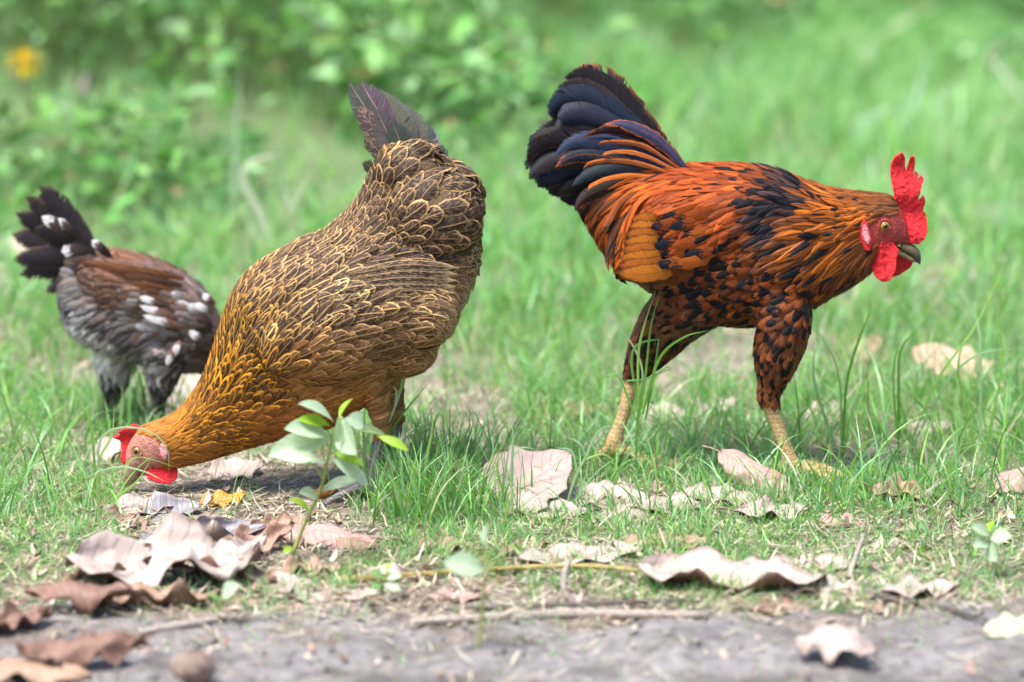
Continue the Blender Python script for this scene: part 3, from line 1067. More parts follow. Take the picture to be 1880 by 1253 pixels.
    k.set(Base_Color=k.mix(k.sstep(k.math('ADD', xx, k.math('MULTIPLY', k.noise(None, 200), .006)), xa, xb), (.045, .043, .05), (.22, .16, .07)), Roughness=.35)
    mb.materials.append(k.m)
    bk = link('beak', mb, root)
    lo = [((1644, 455), (1646, 468), .009), ((1662, 463), (1660, 474), .007), ((1676, 474), (1673, 480), .004), ((1682, 480), (1681, 483), .001)]
    v, f = loft_data(np.array([P(*s[0], y0) for s in lo]), np.array([P(*s[1], y0) for s in lo]), [s[2] for s in lo], 14, 12, 2)
    ml = py_mesh('lower_beak', [(v, f)])
    ml.materials.append(M['beak'])
    link('lower_beak', ml, root)
    eye_on(me, root, 1622, 410, y0, .0070, M['eye'])


# ------------------------------------------------------------------ the hen
def hen():
    y0 = G(237, 893).y + .01
    root = empty('hen', (P(660, 800, y0).x, y0, 0), 'golden brown laced hen pecking the ground with tail raised', 'hen')
    st = [((712, 262), (812, 290), .022), ((684, 315), (872, 372), .050), ((652, 372), (876, 460), .070), ((607, 420), (860, 532), .086),
          ((548, 447), (812, 606), .092), ((487, 478), (750, 670), .092), ((438, 522), (684, 728), .087), ((412, 580), (615, 775), .074),
          ((394, 645), (530, 797), .059), ((367, 705), (452, 820), .045), ((329, 754), (386, 841), .034), ((288, 775), (335, 854), .0265),
          ((256, 787), (300, 862), .0225), ((236, 815), (266, 868), .0165), ((228, 846), (248, 874), .009)]
    top = np.array([P(*s[0], y0) for s in st])
    bot = np.array([P(*s[1], y0) for s in st])
    pieces = [loft_data(top, bot, [s[2] for s in st], 64)]
    for sg in (-1, 1):
        pieces.append(ellipsoid_data(np.array(P(655, 570, y0)) + (0, sg * .078, 0), .122, .030, .062, R(24)))
        pieces.append(ellipsoid_data(np.array(P(772, 555, y0)) + (0, sg * .078, 0), .048, .024, .042, R(40)))
        pieces.append(ellipsoid_data(np.array(P(790, 395, y0)) + (0, sg * .042, 0), .064, .040, .058, R(50)))
        pieces.append(ellipsoid_data(np.array(P(752, 320, y0)) + (0, sg * .022, 0), .040, .030, .040, R(50)))
        pieces.append(ellipsoid_data(np.array(P(745, 620, y0)) + (0, sg * .045, 0), .040, .028, .038, R(45)))
    for dx, dy in ((0, -.04), (26, .05)):
        yl = y0 + dy
        gz = float(ground_h(P(690 + dx, 850, yl).x, yl)) + .006
        leg = [(680 + dx, 690, .022), (692 + dx, 748, .013), (700 + dx, 785, .0095), (692 + dx, 822, .0072)]
        pts = [np.array(P(a, b, yl)) for a, b, _ in leg] + [np.array([P(682 + dx, 850, yl).x, yl, gz + .006])]
        pieces.append(tube_data(pts, [r for *_, r in leg] + [.008], 24))
        an = pts[-1]
        for tx, ty in ((-.07, -.01), (-.05, -.045), (-.05, .04), (.03, .006)):
            e = np.array([an[0] + tx, an[1] + ty, gz])
            pieces.append(tube_data([an + (0, 0, .002), (an + e) / 2 + (0, 0, .005), e, e + np.array([tx, ty, -.03]) * .15], [.008, .0055, .0048, .001], 14, 8))
    me = fuse('body', pieces, .003, 3)
    dk, tan_, gold, rust = (.034, .020, .017), (.58, .36, .15), (.56, .235, .016), (.32, .10, .020)
    base = dict(L=36, W=18.5, point=.25, tilt=5.5, ca=dk, cb=tan_, edge=.08, shaft=.15, tip=0, mott=.25, gloss=.35, blk=0)
    nk = dict(L=34, W=13, point=.55, ca=(.014, .010, .008), cb=gold, edge=.36, shaft=.0, mott=.3, tilt=5, gloss=.4)
    bs = dict(L=28, W=13, point=.35, ca=rust, cb=(.50, .25, .075), edge=.08, shaft=.16, mott=.12, gloss=.25, tilt=6)
    cu = dict(L=40, W=27, point=0, ca=(.030, .018, .015), cb=(.52, .325, .14), edge=.10, shaft=.06, mott=.25, tilt=9, gloss=.35)
    A = ctrl_array(base, [
        (275, 780, .9, -.2, dict(L=10, W=4, ca=(.42, .15, .02), edge=0, shaft=.2, mott=0, tilt=3)), (320, 790, .85, -.4, dict(nk, L=16, W=5, ca=(.44, .16, .02), edge=.1)),
        (340, 840, .95, -.25, dict(bs, L=14, W=5, ca=(.40, .15, .028), shaft=0)), (370, 770, .75, -.6, dict(nk, L=20, W=6.5, ca=(.10, .04, .012))), (400, 700, .6, -.8, nk), (420, 790, .85, -.45, dict(nk, L=24, W=9, ca=(.14, .055, .014))),
        (430, 600, .55, -.83, dict(nk, L=28, W=11, cb=(.50, .25, .04), edge=.28, shaft=.12)), (480, 690, .7, -.7, dict(nk, L=26, W=10)), (440, 520, .7, -.7, dict(L=32, W=16, cb=(.60, .34, .12), edge=.18, shaft=.15)),
        (500, 600, .68, -.72, dict(L=34, W=16, cb=(.54, .31, .09), edge=.16, shaft=.17)), (520, 490, .85, -.5, dict(L=36, W=19, shaft=.14)), (600, 450, .85, -.5, dict(L=35, W=19)),
        (470, 780, .85, -.5, dict(bs, ca=(.28, .095, .020), cb=(.42, .17, .035))), (540, 700, .8, -.6, dict(bs, ca=(.27, .11, .03))), (560, 770, .88, -.45, bs), (640, 740, .88, -.45, bs), (700, 730, .9, -.4, dict(bs, ca=(.30, .15, .06))), (620, 670, .85, -.5, dict(bs, ca=(.20, .10, .04), L=28, W=14)),
        (580, 560, .82, -.57, dict(L=36, W=18.5, shaft=.14, mott=.3)), (640, 520, .92, -.4, dict(L=38, W=20, shaft=.12, mott=.3)), (680, 600, .9, -.42, dict(L=36, W=20, ca=(.085, .038, .020), shaft=.14, mott=.35)),
        (740, 520, .98, -.18, dict(L=38, W=15, mott=.4, ca=(.065, .036, .024))), (760, 600, .97, -.2, dict(L=36, W=20, ca=(.12, .052, .025), mott=.35, edge=.12)), (740, 660, .9, -.35, dict(L=28, W=15, ca=(.17, .07, .028))),
        (690, 470, .97, -.22, dict(L=40, W=16, shaft=.12)), (780, 470, 1, .06, dict(L=42, W=16, shaft=.10)), (820, 500, 1, .25, dict(L=34, W=13, mott=.6, ca=(.16, .09, .055))), (835, 580, .55, .75, dict(L=24, W=11, mott=.75, ca=(.22, .14, .09), edge=.05, shaft=.05)),
        (800, 640, .6, .6, dict(L=24, W=12, mott=.6, ca=(.20, .12, .07))), (790, 690, .75, .35, dict(L=22, W=12, ca=(.30, .19, .11), mott=.5)), (865, 540, .7, .6, dict(L=30, W=13, ca=(.42, .30, .20), cb=(.10, .06, .04), edge=0, shaft=.1, mott=.35, tilt=9)),
        (640, 420, .75, -.65, dict(L=24, W=12)), (680, 400, .75, -.65, dict(cu, L=26, W=13)), (720, 420, .85, -.5, dict(cu, L=26, W=14)), (690, 340, .45, -.9, dict(cu, L=32, W=20)), (740, 330, .5, -.87, dict(cu, L=40, W=28)),
        (780, 340, .72, -.7, dict(cu, L=40, W=28)), (770, 390, .85, -.5, cu), (820, 370, .92, -.35, cu), (840, 420, 1, -.1, cu), (800, 440, .97, -.15, dict(cu, L=36, W=25)), (860, 460, .95, .25, dict(cu, L=30, W=20, mott=.6)), (850, 340, .85, -.3, cu), (750, 440, .93, -.3, dict(cu, L=32, W=20)),
    ])

    def bare(q, p):
        shank = (q[:, 1] > 795) & (q[:, 0] > 600)
        fx, fy = (q[:, 0] - 262) / 42, (q[:, 1] - 832) / 38
        lob = (q[:, 0] - 300) ** 2 + (q[:, 1] - 828) ** 2 < 14 ** 2
        face = (fx ** 2 + fy ** 2 < 1.0) | lob | (q[:, 0] < 238) & (q[:, 1] > 800)
        return np.where(shank, 1, np.where(face, 2, 0))

    body_finish(me, y0, A, [M['under'], M['shank_hen'], M['face_pink']], bare)
    link('body', me, root)
    vn = plumage(me, y0, A, lambda q, p: bare(q[None], None)[0] != 0, 23, 40000, pack=.60)
    vn.build(root, y0, 220)
    slate = (.105, .105, .10)
    spec = [((640, 150), 30, .0), ((662, 150), 34, .004), ((688, 162), 34, .008), ((712, 172), 34, .012), ((750, 196), 33, .016), ((784, 226), 32, .02), ((816, 268), 30, .024),
            ((655, 195), 26, -.004), ((668, 250), 24, -.006), ((664, 300), 22, -.008), ((690, 200), 30, -.01), ((720, 225), 28, -.012)]
    for k, ((tx, ty), w, dy) in enumerate(spec):
        bx, by = 742 + k % 3 * 8, 350 - (k % 4) * 8
        mx, my = (bx + tx) / 2 + (8 if k < 7 else 0), (by + ty) / 2 - 4
        mot = k in (7, 8)
        long_feather(root, 'tail_feather', [(bx, by, y0 + dy), (mx, my, y0 + dy), (tx, ty, y0 + dy * 1.6)], w * 1.25,
                     fa(tuple(c * random.uniform(.7, 1.15) for c in slate), (.42, .30, .20), edge=0, shaft=.05, mott=.75 if mot else .06, gloss=.45), .28, (k % 5 - 2) * 9, rows=13, seed=120 + k)
        if k < 7:
            long_feather(root, 'tail_feather', [(bx + 6, by, y0 + .03), (mx + 6, my + 4, y0 + .03), (tx + 6, ty + 6, y0 + .035 + dy)], w,
                         fa(slate, (.33, .21, .12), shaft=.03, gloss=.45), .28, -(k % 5 - 2) * 9, rows=13, seed=140 + k)
    for k in range(9):   # folded flight feathers along the top and rear of the wing
        f = k / 8
        x0, ya = 640 - 10 * f, 505 + 70 * f
        x1, y1 = 842 - 12 * f, 492 + 92 * f
        for sg in (-1, 1):
            yy = y0 + sg * .102
            long_feather(root, 'wing_feather', [(x0, ya, yy - sg * .008), ((x0 + x1) / 2, (ya + y1) / 2 - 12 * (1 - f), yy + sg * .004), (x1, y1, yy - sg * .014)], 13,
                         fa((.055, .032, .024), (.46, .31, .17), edge=.12, shaft=.10, mott=.5 + .3 * (k % 2), gloss=.3), .15, roll=sg * -10, seed=160 + k)
    comb = [(258, 782), (246, 778), (230, 786), (216, 793), (223, 797), (206, 804), (220, 809), (229, 815), (221, 817), (225, 826), (221, 841), (228, 854), (240, 846), (243, 824), (250, 804), (262, 792)]
    flat_part('comb', comb, y0, .0065, M['comb'], root, .001, lambda c: .003 * np.sin(c[:, 2] * 150), 2)
    w1 = [(266, 868), (281, 856), (305, 858), (327, 862), (325, 879), (310, 888), (288, 885), (272, 878)]
    zc = P(290, 858, y0).z
    for sg in (-1, 1):
        flat_part('wattle', w1, y0 + sg * .013, .005, M['comb'], root, .001, lambda c: sg * .006 * np.clip((zc - c[:, 2]) / .02, 0, 1))
        lobe = [(296, 812), (304, 818), (308, 832), (304, 845), (297, 842), (293, 826)]
        flat_part('ear_lobe', lobe, y0 + sg * .0255, .006, M['lobe'], root, .001)
    bt = [((229, 848), (262, 868), .0115), ((225, 866), (254, 880), .009), ((226, 881), (244, 890), .0055), ((229, 893), (237, 898), .0025), ((230, 900), (232, 901), .0008)]
    v, f = loft_data(np.array([P(*s[0], y0) for s in bt]), np.array([P(*s[1], y0) for s in bt]), [s[2] for s in bt], 22, 16, 2)
    mb = py_mesh('beak', [(v, f)])
    mb.materials.append(M['beak_hen'])
    link('beak', mb, root)
    eye_on(me, root, 253, 823, y0, .0060, M['eye'])


# ------------------------------------------------------------------ the young dark chicken behind
def pullet():
    y0 = G(285, 772).y
    root = empty('young_chicken', (P(240, 760, y0).x, y0, 0), 'small dark young chicken with white spots behind the hen', 'chicken')
    st = [((135, 448), (110, 515), .020), ((172, 470), (112, 558), .036), ((222, 482), (135, 615), .047), ((288, 490), (205, 652), .054),
          ((338, 508), (285, 672), .053), ((374, 540), (340, 680), .046), ((400, 582), (372, 682), .034), ((424, 622), (394, 694), .025), ((440, 668), (406, 716), .020), ((442, 715), (408, 748), .018), ((438, 750), (412, 770), .011), ((430, 780), (424, 785), .002)]
    top = np.array([P(*s[0], y0) for s in st])
    bot = np.array([P(*s[1], y0) for s in st])
    pieces = [loft_data(top, bot, [s[2] for s in st], 50)]
    for sg in (-1, 1):
        pieces.append(ellipsoid_data(np.array(P(270, 535, y0)) + (0, sg * .042, 0), .092, .020, .036, R(-22)))
    for (hx, kx, fx), dy in (((215, 208, 192), .03), ((302, 295, 285), -.03)):
        yl = y0 + dy
        gz = float(ground_h(P(fx, 765, yl).x, yl)) + .005
        pts = [np.array(P(hx, 640, yl)), np.array(P(hx - 4, 685, yl)), np.array(P(kx, 715, yl)), np.array(P(kx - 4, 735, yl)), np.array([P(fx, 765, yl).x, yl, gz + .004])]
        pieces.append(tube_data(pts, [.03, .022, .014, .008, .007], 24))
        an = pts[-1]
        for tx, ty in ((.055, -.01), (.04, -.04), (.04, .035), (-.025, .0)):
            e = np.array([an[0] + tx, an[1] + ty, gz])
            pieces.append(tube_data([an, (an + e) / 2 + (0, 0, .004), e], [.007, .005, .001], 12, 8))
    me = fuse('body', pieces, .003, 4)
    brn, gry, wht, blk = (.17, .085, .055), (.075, .068, .068), (.62, .60, .62), (.018, .015, .017)
    base = dict(L=24, W=13, point=.05, tilt=5, ca=brn, cb=blk, edge=.10, shaft=.08, tip=0, mott=.55, gloss=.3, blk=0)
    dn = dict(L=24, W=9, point=.6, ca=(.085, .077, .080), cb=(.02, .018, .018), edge=0, shaft=0, mott=.5, tilt=9, gloss=.0)
    A = ctrl_array(base, [
        (150, 460, -.8, -.5, dict(ca=(.04, .03, .03))), (190, 490, -1, -.05, {}), (250, 500, -1, -.08, dict(L=36, W=9, mott=.35, ca=(.26, .115, .06))), (320, 510, -1, -.35, {}), (370, 550, -.9, -.5, {}), (300, 560, -1, -.35, dict(mott=.65)), (240, 550, -1, -.3, dict(L=30, W=10, mott=.5)),
        *[(x_, y_, -.95, -.2, dict(L=20, W=13, cb=wht, ca=(.5, .48, .5), tip=.4, edge=.0, mott=.0, shaft=0)) for x_, y_ in ((260, 556), (300, 594), (364, 560), (358, 618), (312, 650))],
        *[(x_, y_, -.95, -.2, dict(ca=(.14, .07, .045))) for x_, y_ in ((235, 530), (285, 545), (330, 560), (340, 535), (385, 585), (335, 600), (330, 630), (280, 575), (380, 620))],
        (350, 600, -.9, -.4, {}), (385, 640, -.6, -.5, dict(ca=(.09, .04, .03))), (340, 660, -.7, .4, dict(dn, ca=(.05, .04, .04))),
        (200, 580, -.8, .5, dn), (160, 595, -.6, .7, dict(dn, ca=(.7, .68, .66), mott=.0)), (205, 655, -.5, .8, dict(dn, ca=(.7, .66, .64), mott=.0)), (190, 640, -.5, .8, dict(dn, ca=(.75, .72, .70), mott=.0)), (140, 590, -.7, .6, dict(dn, ca=(.4, .39, .4), mott=.05)), (250, 610, -.7, .6, dn), (300, 630, -.6, .7, dn), (150, 560, -.9, .3, dict(dn, ca=(.10, .10, .11))), (170, 620, -.6, .7, dict(dn, ca=(.46, .44, .44), mott=.05)), (230, 650, -.5, .8, dict(dn, ca=(.34, .31, .31), mott=.1)), (205, 700, 0, 1, dict(dn, ca=(.03, .025, .025), L=14)), (295, 700, 0, 1, dict(dn, ca=(.04, .035, .035), L=14)),
    ])

    def bare(q, p):
        return np.where(q[:, 1] > 738, 1, 0) * (q[:, 0] < 380)

    body_finish(me, y0, A, [M['under'], M['shank_dark']], bare)
    link('body', me, root)
    vn = plumage(me, y0, A, lambda q, p: bare(q[None], None)[0] != 0, 31, 22000, pack=.55)
    vn.build(root, y0, 90)
    for k, (tx, ty, w) in enumerate([(72, 342, 36), (48, 362, 34), (28, 392, 34), (22, 432, 34), (24, 478, 34), (36, 506, 32), (85, 538, 28), (105, 372, 26), (62, 420, 32), (60, 470, 32)]):
        bx, by = 172, 478
        long_feather(root, 'tail_feather', [(bx, by + k % 3 * 4, y0 - .01 + .002 * k), ((bx + tx) / 2 + 6, (by + ty) / 2 - 4, y0 - .012 + .004 * (k % 4)), (tx, ty, y0 - .018 + .006 * (k % 4))], w,
                     fa((.022, .019, .024), (.10, .06, .045), edge=.05, mott=.12, gloss=.4), 0, (k % 3 - 1) * 8, rows=11, seed=200 + k)
    for k in range(7):   # folded barred flight feathers
        x0, ya, x1, y1 = 338 - 4 * k, 512 + 13 * k, 136 + 20 * k, 480 + 13 * k
        for sg in (-1, 1):
            yy = y0 + sg * (.066 - .0006 * k)
            long_feather(root, 'wing_feather', [(x0, ya, yy - sg * .012), ((x0 + x1) / 2 + 10, (ya + y1) / 2 + 2, yy), (x1, y1, yy - sg * .016)], 14,
                         dict(fa(((.22, .085, .04), (.13, .058, .035))[k % 2], (.025, .018, .018), mott=.55, edge=.06, gloss=.25), pa=(.06, .04, 0, 1.6)), .15, roll=sg * -8, camber=.2, rows=11, seed=260 + k)
    for k, (x0, ya, x1, y1, w) in enumerate([(335, 600, 262, 580, 12), (330, 585, 256, 562, 11), (388, 575, 356, 558, 11), (376, 628, 346, 608, 11), (322, 630, 306, 672, 10), (330, 625, 318, 655, 9), (300, 560, 256, 546, 10), (395, 560, 372, 540, 11)]):
        yy = y0 - .069 + (.012 if x0 > 360 else 0)
        long_feather(root, 'covert_feather', [(x0, ya, yy + .006), ((x0 + x1) / 2, (ya + y1) / 2, yy), (x1, y1, yy + .002)], w,
                     dict(fa((.16, .09, .07), wht, mott=.0, gloss=.1), pa=(0, 0, (.55, .4, .7)[k % 3], 1.0)), .1, -6, camber=.15, rows=9, seed=275 + k)
    # white-rimmed tail coverts
    for k, (x0, y0_, x1, y1, w) in enumerate([(140, 440, 76, 398, 17), (165, 462, 112, 462, 19), (205, 475, 168, 442, 13), (150, 440, 102, 402, 13)]):
        yy = y0 - .034
        long_feather(root, 'covert_feather', [(x0, y0_, yy + .004), ((x0 + x1) / 2, (y0_ + y1) / 2 - 2, yy - .004), (x1, y1, yy - .002)], w,
                     dict(fa((.05, .034, .032), wht, edge=.0, tip=.2, mott=.0, gloss=.1), pa=(0, 0, .24, 1.0)), 0, -6, camber=.12, rows=9, seed=230 + k)
    bk, f = loft_data(np.array([P(433, 765, y0), P(428, 790, y0)]), np.array([P(414, 768, y0), P(426, 791, y0)]), [.007, .001], 8, 10, 2)
    mb = py_mesh('beak', [(bk, f)])
    mb.materials.append(M['beak'])
    link('beak', mb, root)
    eye_on(me, root, 424, 735, y0, .005, M['eye'])


rooster()
hen()
pullet()

# ------------------------------------------------------------------ grass
def blades(base, az, lean, curve, length, width, col, rows=5, twist=None, tipcol=None):
    """many curved, tapering blades as one array set"""
    n = len(base)
    t = np.linspace(0, 1, rows)
    th = lean[:, None] + curve[:, None] * t[None] ** 1.3
    ds = length[:, None] / (rows - 1)
    hx = np.concatenate([np.zeros((n, 1)), np.cumsum(np.sin((th[:, 1:] + th[:, :-1]) / 2) * ds, 1)], 1)
    hz = np.concatenate([np.zeros((n, 1)), np.cumsum(np.cos((th[:, 1:] + th[:, :-1]) / 2) * ds, 1)], 1)
    ca, sa = np.cos(az)[:, None], np.sin(az)[:, None]
    C = np.stack([base[:, 0:1] + hx * ca, base[:, 1:2] + hx * sa, base[:, 2:3] + hz], -1)
    gz = ground_h(C[:, 1:, 0], C[:, 1:, 1]) + .003
    C[:, 1:, 2] = np.maximum(C[:, 1:, 2], gz)
    tw = az + math.pi / 2 if twist is None else twist
    S = np.stack([np.cos(tw), np.sin(tw), np.zeros(n)], -1)
    w = width[:, None] * .5 * np.interp(t, [0, .25, .6, .85, 1], [.75, 1, .85, .5, .06])[None]
    V = np.stack([C - S[:, None] * w[..., None], C + S[:, None] * w[..., None]], 2).reshape(-1, 3)
    f = np.stack([np.arange(rows - 1) * 2, np.arange(rows - 1) * 2 + 1, np.arange(rows - 1) * 2 + 3, np.arange(rows - 1) * 2 + 2], -1)
    F = (f[None] + (np.arange(n) * rows * 2)[:, None, None]).reshape(-1, 4)
    cc = np.repeat(col[:, None], rows * 2, 1)
    fade = np.repeat(t, 2)[None, :, None]
    if tipcol is not None:
        cc = cc * (1 - fade ** 2 * .5) + tipcol[:, None] * fade ** 2 * .5
    return V, F, cc.reshape(-1, 3)


def join(parts):
    V, F, Cc, o = [], [], [], 0
    for v, f, c in parts:
        V.append(v)
        F.append(f + o)
        Cc.append(c)
        o += len(v)
    return np.vstack(V), np.vstack(F), np.vstack(Cc)


GREENS = np.array([(.10, .30, .05), (.17, .41, .06), (.13, .37, .15), (.065, .22, .035), (.24, .47, .07), (.21, .45, .20)])
STRAW = np.array([(.52, .46, .33), (.44, .38, .27), (.60, .54, .43), (.33, .27, .19)])


def ell(q, cx, cy, rx, ry):
    return ((q[:, 0] - cx) / rx) ** 2 + ((q[:, 1] - cy) / ry) ** 2 < 1


def sward(n, ylo, yhi, seed, xr=1.35, near=None):
    """blade bases with local cover and height, in tufts"""
    g = np.random.default_rng(seed)
    x = g.uniform(-xr, xr, n)
    y = g.uniform(ylo, yhi, n)
    q = proj(np.stack([x, y, ground_h(x, y)], 1))
    keep = (np.abs(q[:, 0] - 940) < 1350)
    patch = fbm(x * 7, y * 5, 21, 3)
    dens = np.clip(.33 + 2.6 * (patch - .42), .05, 1)
    edge = 1098 + 80 * (fbm(x * 6, y * 6, 31) - .5) * 2
    dens = np.where(q[:, 1] > edge, dens * np.where(q[:, 1] < 1150, .12, .03), dens)
    dens = np.where((q[:, 1] > 900) & (q[:, 1] <= edge), np.maximum(dens, .38), dens)
    dens = np.where(ell(q, 420, 965, 290, 105), dens * .06, dens)
    dens = np.where(ell(q, 310, 880, 150, 45), dens * .22, dens)
    dens = np.where(ell(q, 350, 745, 70, 60), dens * .15, dens)
    dens = np.where(ell(q, 1000, 915, 250, 40), dens * .6, dens)
    dens = np.where((q[:, 0] < 230) & (q[:, 1] > 800) & (q[:, 1] < 1050), np.maximum(dens, .8), dens)
    keep &= g.random(n) < dens
    return x[keep], y[keep], q[keep], g


def tufted(x, y, g, amount=.018, cell=.035):
    """pull blade bases towards tuft centres"""
    cx, cy = np.floor(x / cell), np.floor(y / cell)
    hx = vnoise(cx * 1.37 + .5, cy * 2.11 + .5, 51) * cell + cx * cell
    hy = vnoise(cx * 2.71 + .5, cy * 1.73 + .5, 57) * cell + cy * cell
    k = g.uniform(.3, .95, len(x))
    return x + (hx - x) * k, y + (hy - y) * k, np.arctan2(y - hy, x - hx)


def green_cols(x, y, g, straw=.12, pale=0.0):
    n = len(x)
    sel = fbm(x * 4, y * 4, 61) * 1.0 + g.normal(0, .22, n)
    idx = np.clip(((sel - .1) / .8 * len(GREENS)).astype(int), 0, len(GREENS) - 1)
    c = GREENS[g.permutation(len(GREENS))[idx]] if False else GREENS[idx]
    c = c * np.exp(g.normal(0, .2, (n, 1)))
    s = g.random(n) < straw
    c[s] = STRAW[g.integers(0, len(STRAW), s.sum())] * np.exp(g.normal(0, .15, (s.sum(), 1)))
    return np.clip(c + pale, 0, .8)


parts = []
# the sward round the birds
x, y, q, g = sward(165000, -.95, 1.1, 101, .95)
x, y, a0 = tufted(x, y, g)
n = len(x)
tall = np.interp(q[:, 1], [840, 960, 1060], [1.0, .62, .4]) * np.where((q[:, 0] < 260) & (q[:, 1] > 800), .6, 1) * np.where((q[:, 0] > 1500) & (q[:, 1] < 820), 1.35, 1) * np.where((q[:, 0] > 720) & (q[:, 0] < 1000) & (q[:, 1] < 860), 1.2, 1)
tall *= np.where(ell(q, 240, 890, 160, 60), .6, 1) * np.where(ell(q, 770, 850, 140, 55), 1.6, 1)
L = (.016 + .085 * g.beta(1.25, 3.6, n)) * tall
zz = ground_h(x, y) - .003
parts.append(blades(np.stack([x, y, zz], 1), a0 + g.normal(0, .7, n), np.abs(g.normal(.3, .32, n)), g.uniform(.1, 2.3, n) * np.sign(g.random(n) - .12), L, g.uniform(.0008, .0023, n), green_cols(x, y, g, .2), 5,
                    twist=g.uniform(0, math.pi, n), tipcol=np.tile(np.array([[.24, .42, .22]]), (n, 1))))
# a few long arching blades and runners
x, y, q, g = sward(7000, -.55, 1.2, 103, 1.0)
k = q[:, 1] < 960
x, y, q = x[k], y[k], q[k]
n = len(x)
L = g.uniform(.07, .15, n) * np.where(q[:, 0] > 1450, 1.1, .8) * np.where(ell(q, 300, 880, 200, 70), .6, 1)
parts.append(blades(np.stack([x, y, ground_h(x, y) - .003], 1), g.uniform(0, 6.28, n), np.abs(g.normal(.2, .25, n)), g.uniform(.4, 2.1, n), L, g.uniform(.0018, .0034, n), green_cols(x, y, g, .08), 8, twist=g.uniform(0, math.pi, n),
                    tipcol=np.tile(np.array([[.25, .40, .20]]), (n, 1))))
# the lush strip before the hen's legs
g = np.random.default_rng(104)
n = 2600
x, y = g.uniform(P(650, 800, 0).x, P(960, 800, 0).x, n), g.uniform(-.22, .06, n)
k = g.random(n) < np.clip((x - P(650, 800, 0).x) / .10, .05, .8) * np.clip((P(960, 800, 0).x - x) / .1, 0, 1)
x, y = x[k], y[k]
x, y, a0 = tufted(x, y, g, cell=.03)
n = len(x)
parts.append(blades(np.stack([x, y, ground_h(x, y) - .003], 1), a0 + g.normal(0, .7, n), np.abs(g.normal(.2, .22, n)), g.uniform(.1, 1.5, n), g.uniform(.035, .12, n) * np.clip(.55 + (x - P(650, 800, 0).x) / .12, .55, 1), g.uniform(.0010, .0026, n), green_cols(x, y, g, .14), 6, twist=g.uniform(0, math.pi, n),
                    tipcol=np.tile(np.array([[.24, .42, .22]]), (n, 1))))
# fine tangled short grass running forward to the mud
x, y, q, g = sward(70000, -.78, .05, 106, .85)
k = (q[:, 1] > 860) & (g.random(len(x)) < np.interp(q[:, 1], [860, 950, 1080, 1110], [.5, 1, .75, .3]))
x, y = x[k], y[k]
x, y, a0 = tufted(x, y, g, cell=.022)
n = len(x)
parts.append(blades(np.stack([x, y, ground_h(x, y) - .003], 1), a0 + g.normal(0, 1.0, n), np.abs(g.normal(.55, .35, n)), g.uniform(-.4, 2.2, n), .012 + .040 * g.beta(1.4, 3, n), g.uniform(.0008, .0019, n), green_cols(x, y, g, .22), 5, twist=g.uniform(0, math.pi, n),
                    tipcol=np.tile(np.array([[.22, .40, .20]]), (n, 1))))
# grass closing over the rooster's feet
for fx, fy, sp in ((1462, 900, 55), (1128, 845, 60)):
    n = 420
    cpt = G(fx, fy)
    x, y = g.normal(cpt.x, sp * .00067, n), g.normal(cpt.y, .035, n)
    parts.append(blades(np.stack([x, y, ground_h(x, y) - .003], 1), g.uniform(0, 6.28, n), np.abs(g.normal(.25, .25, n)), g.uniform(.1, 1.9, n), g.uniform(.02, .062, n), g.uniform(.001, .0022, n), green_cols(x, y, g, .12), 5, twist=g.uniform(0, math.pi, n),
                        tipcol=np.tile(np.array([[.24, .42, .22]]), (n, 1))))
# behind: longer, looser grass out to the back
x, y, q, g = sward(120000, 1.0, 5.2, 105, 1.75)
x, y, a0 = tufted(x, y, g, cell=.07)
n = len(x)
bank = np.clip((y - 1.6) / .8, 0, 1) * np.clip((.35 - x) / .5, 0, 1)
k = g.random(n) > bank * .85
x, y, a0 = x[k], y[k], a0[k]
n = len(x)
L = .04 + .11 * g.beta(1.6, 2.6, n) * np.clip(.6 + (y - .9) * .35, .6, 1.3)
pale = np.clip((y - 1) / 3, 0, 1)[:, None] * np.array([[.04, .10, .04]])  # blades paler with distance: the lighter, hazier background put into their colour
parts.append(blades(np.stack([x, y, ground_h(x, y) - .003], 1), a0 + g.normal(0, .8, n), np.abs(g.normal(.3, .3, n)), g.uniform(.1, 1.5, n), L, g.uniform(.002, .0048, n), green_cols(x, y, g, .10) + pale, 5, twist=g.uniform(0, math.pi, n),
                    tipcol=np.tile(np.array([[.32, .52, .30]]), (n, 1))))
# out of sight of the photograph the same sward goes on, sparser
g = np.random.default_rng(107)
n = 16000
x, y = g.uniform(-5, 5, n), g.uniform(-.6, 9, n)
q = proj(np.stack([x, y, np.zeros(n)], 1))
k = ~((np.abs(q[:, 0] - 940) < 1250) & (y < 5))
x, y = x[k], y[k]
n = len(x)
parts.append(blades(np.stack([x, y, ground_h(x, y) - .003], 1), g.uniform(0, 6.28, n), np.abs(g.normal(.3, .3, n)), g.uniform(.1, 1.5, n), g.uniform(.06, .16, n), g.uniform(.004, .009, n), green_cols(x, y, g, .08) + .03, 4, twist=g.uniform(0, math.pi, n)))
V, F, Cc = join(parts)
tag(link('grass', mesh_np('grass', V, F, [M['grass']], attrs={'col': Cc})), 'short green grass growing over the yard', 'grass', kind='stuff')

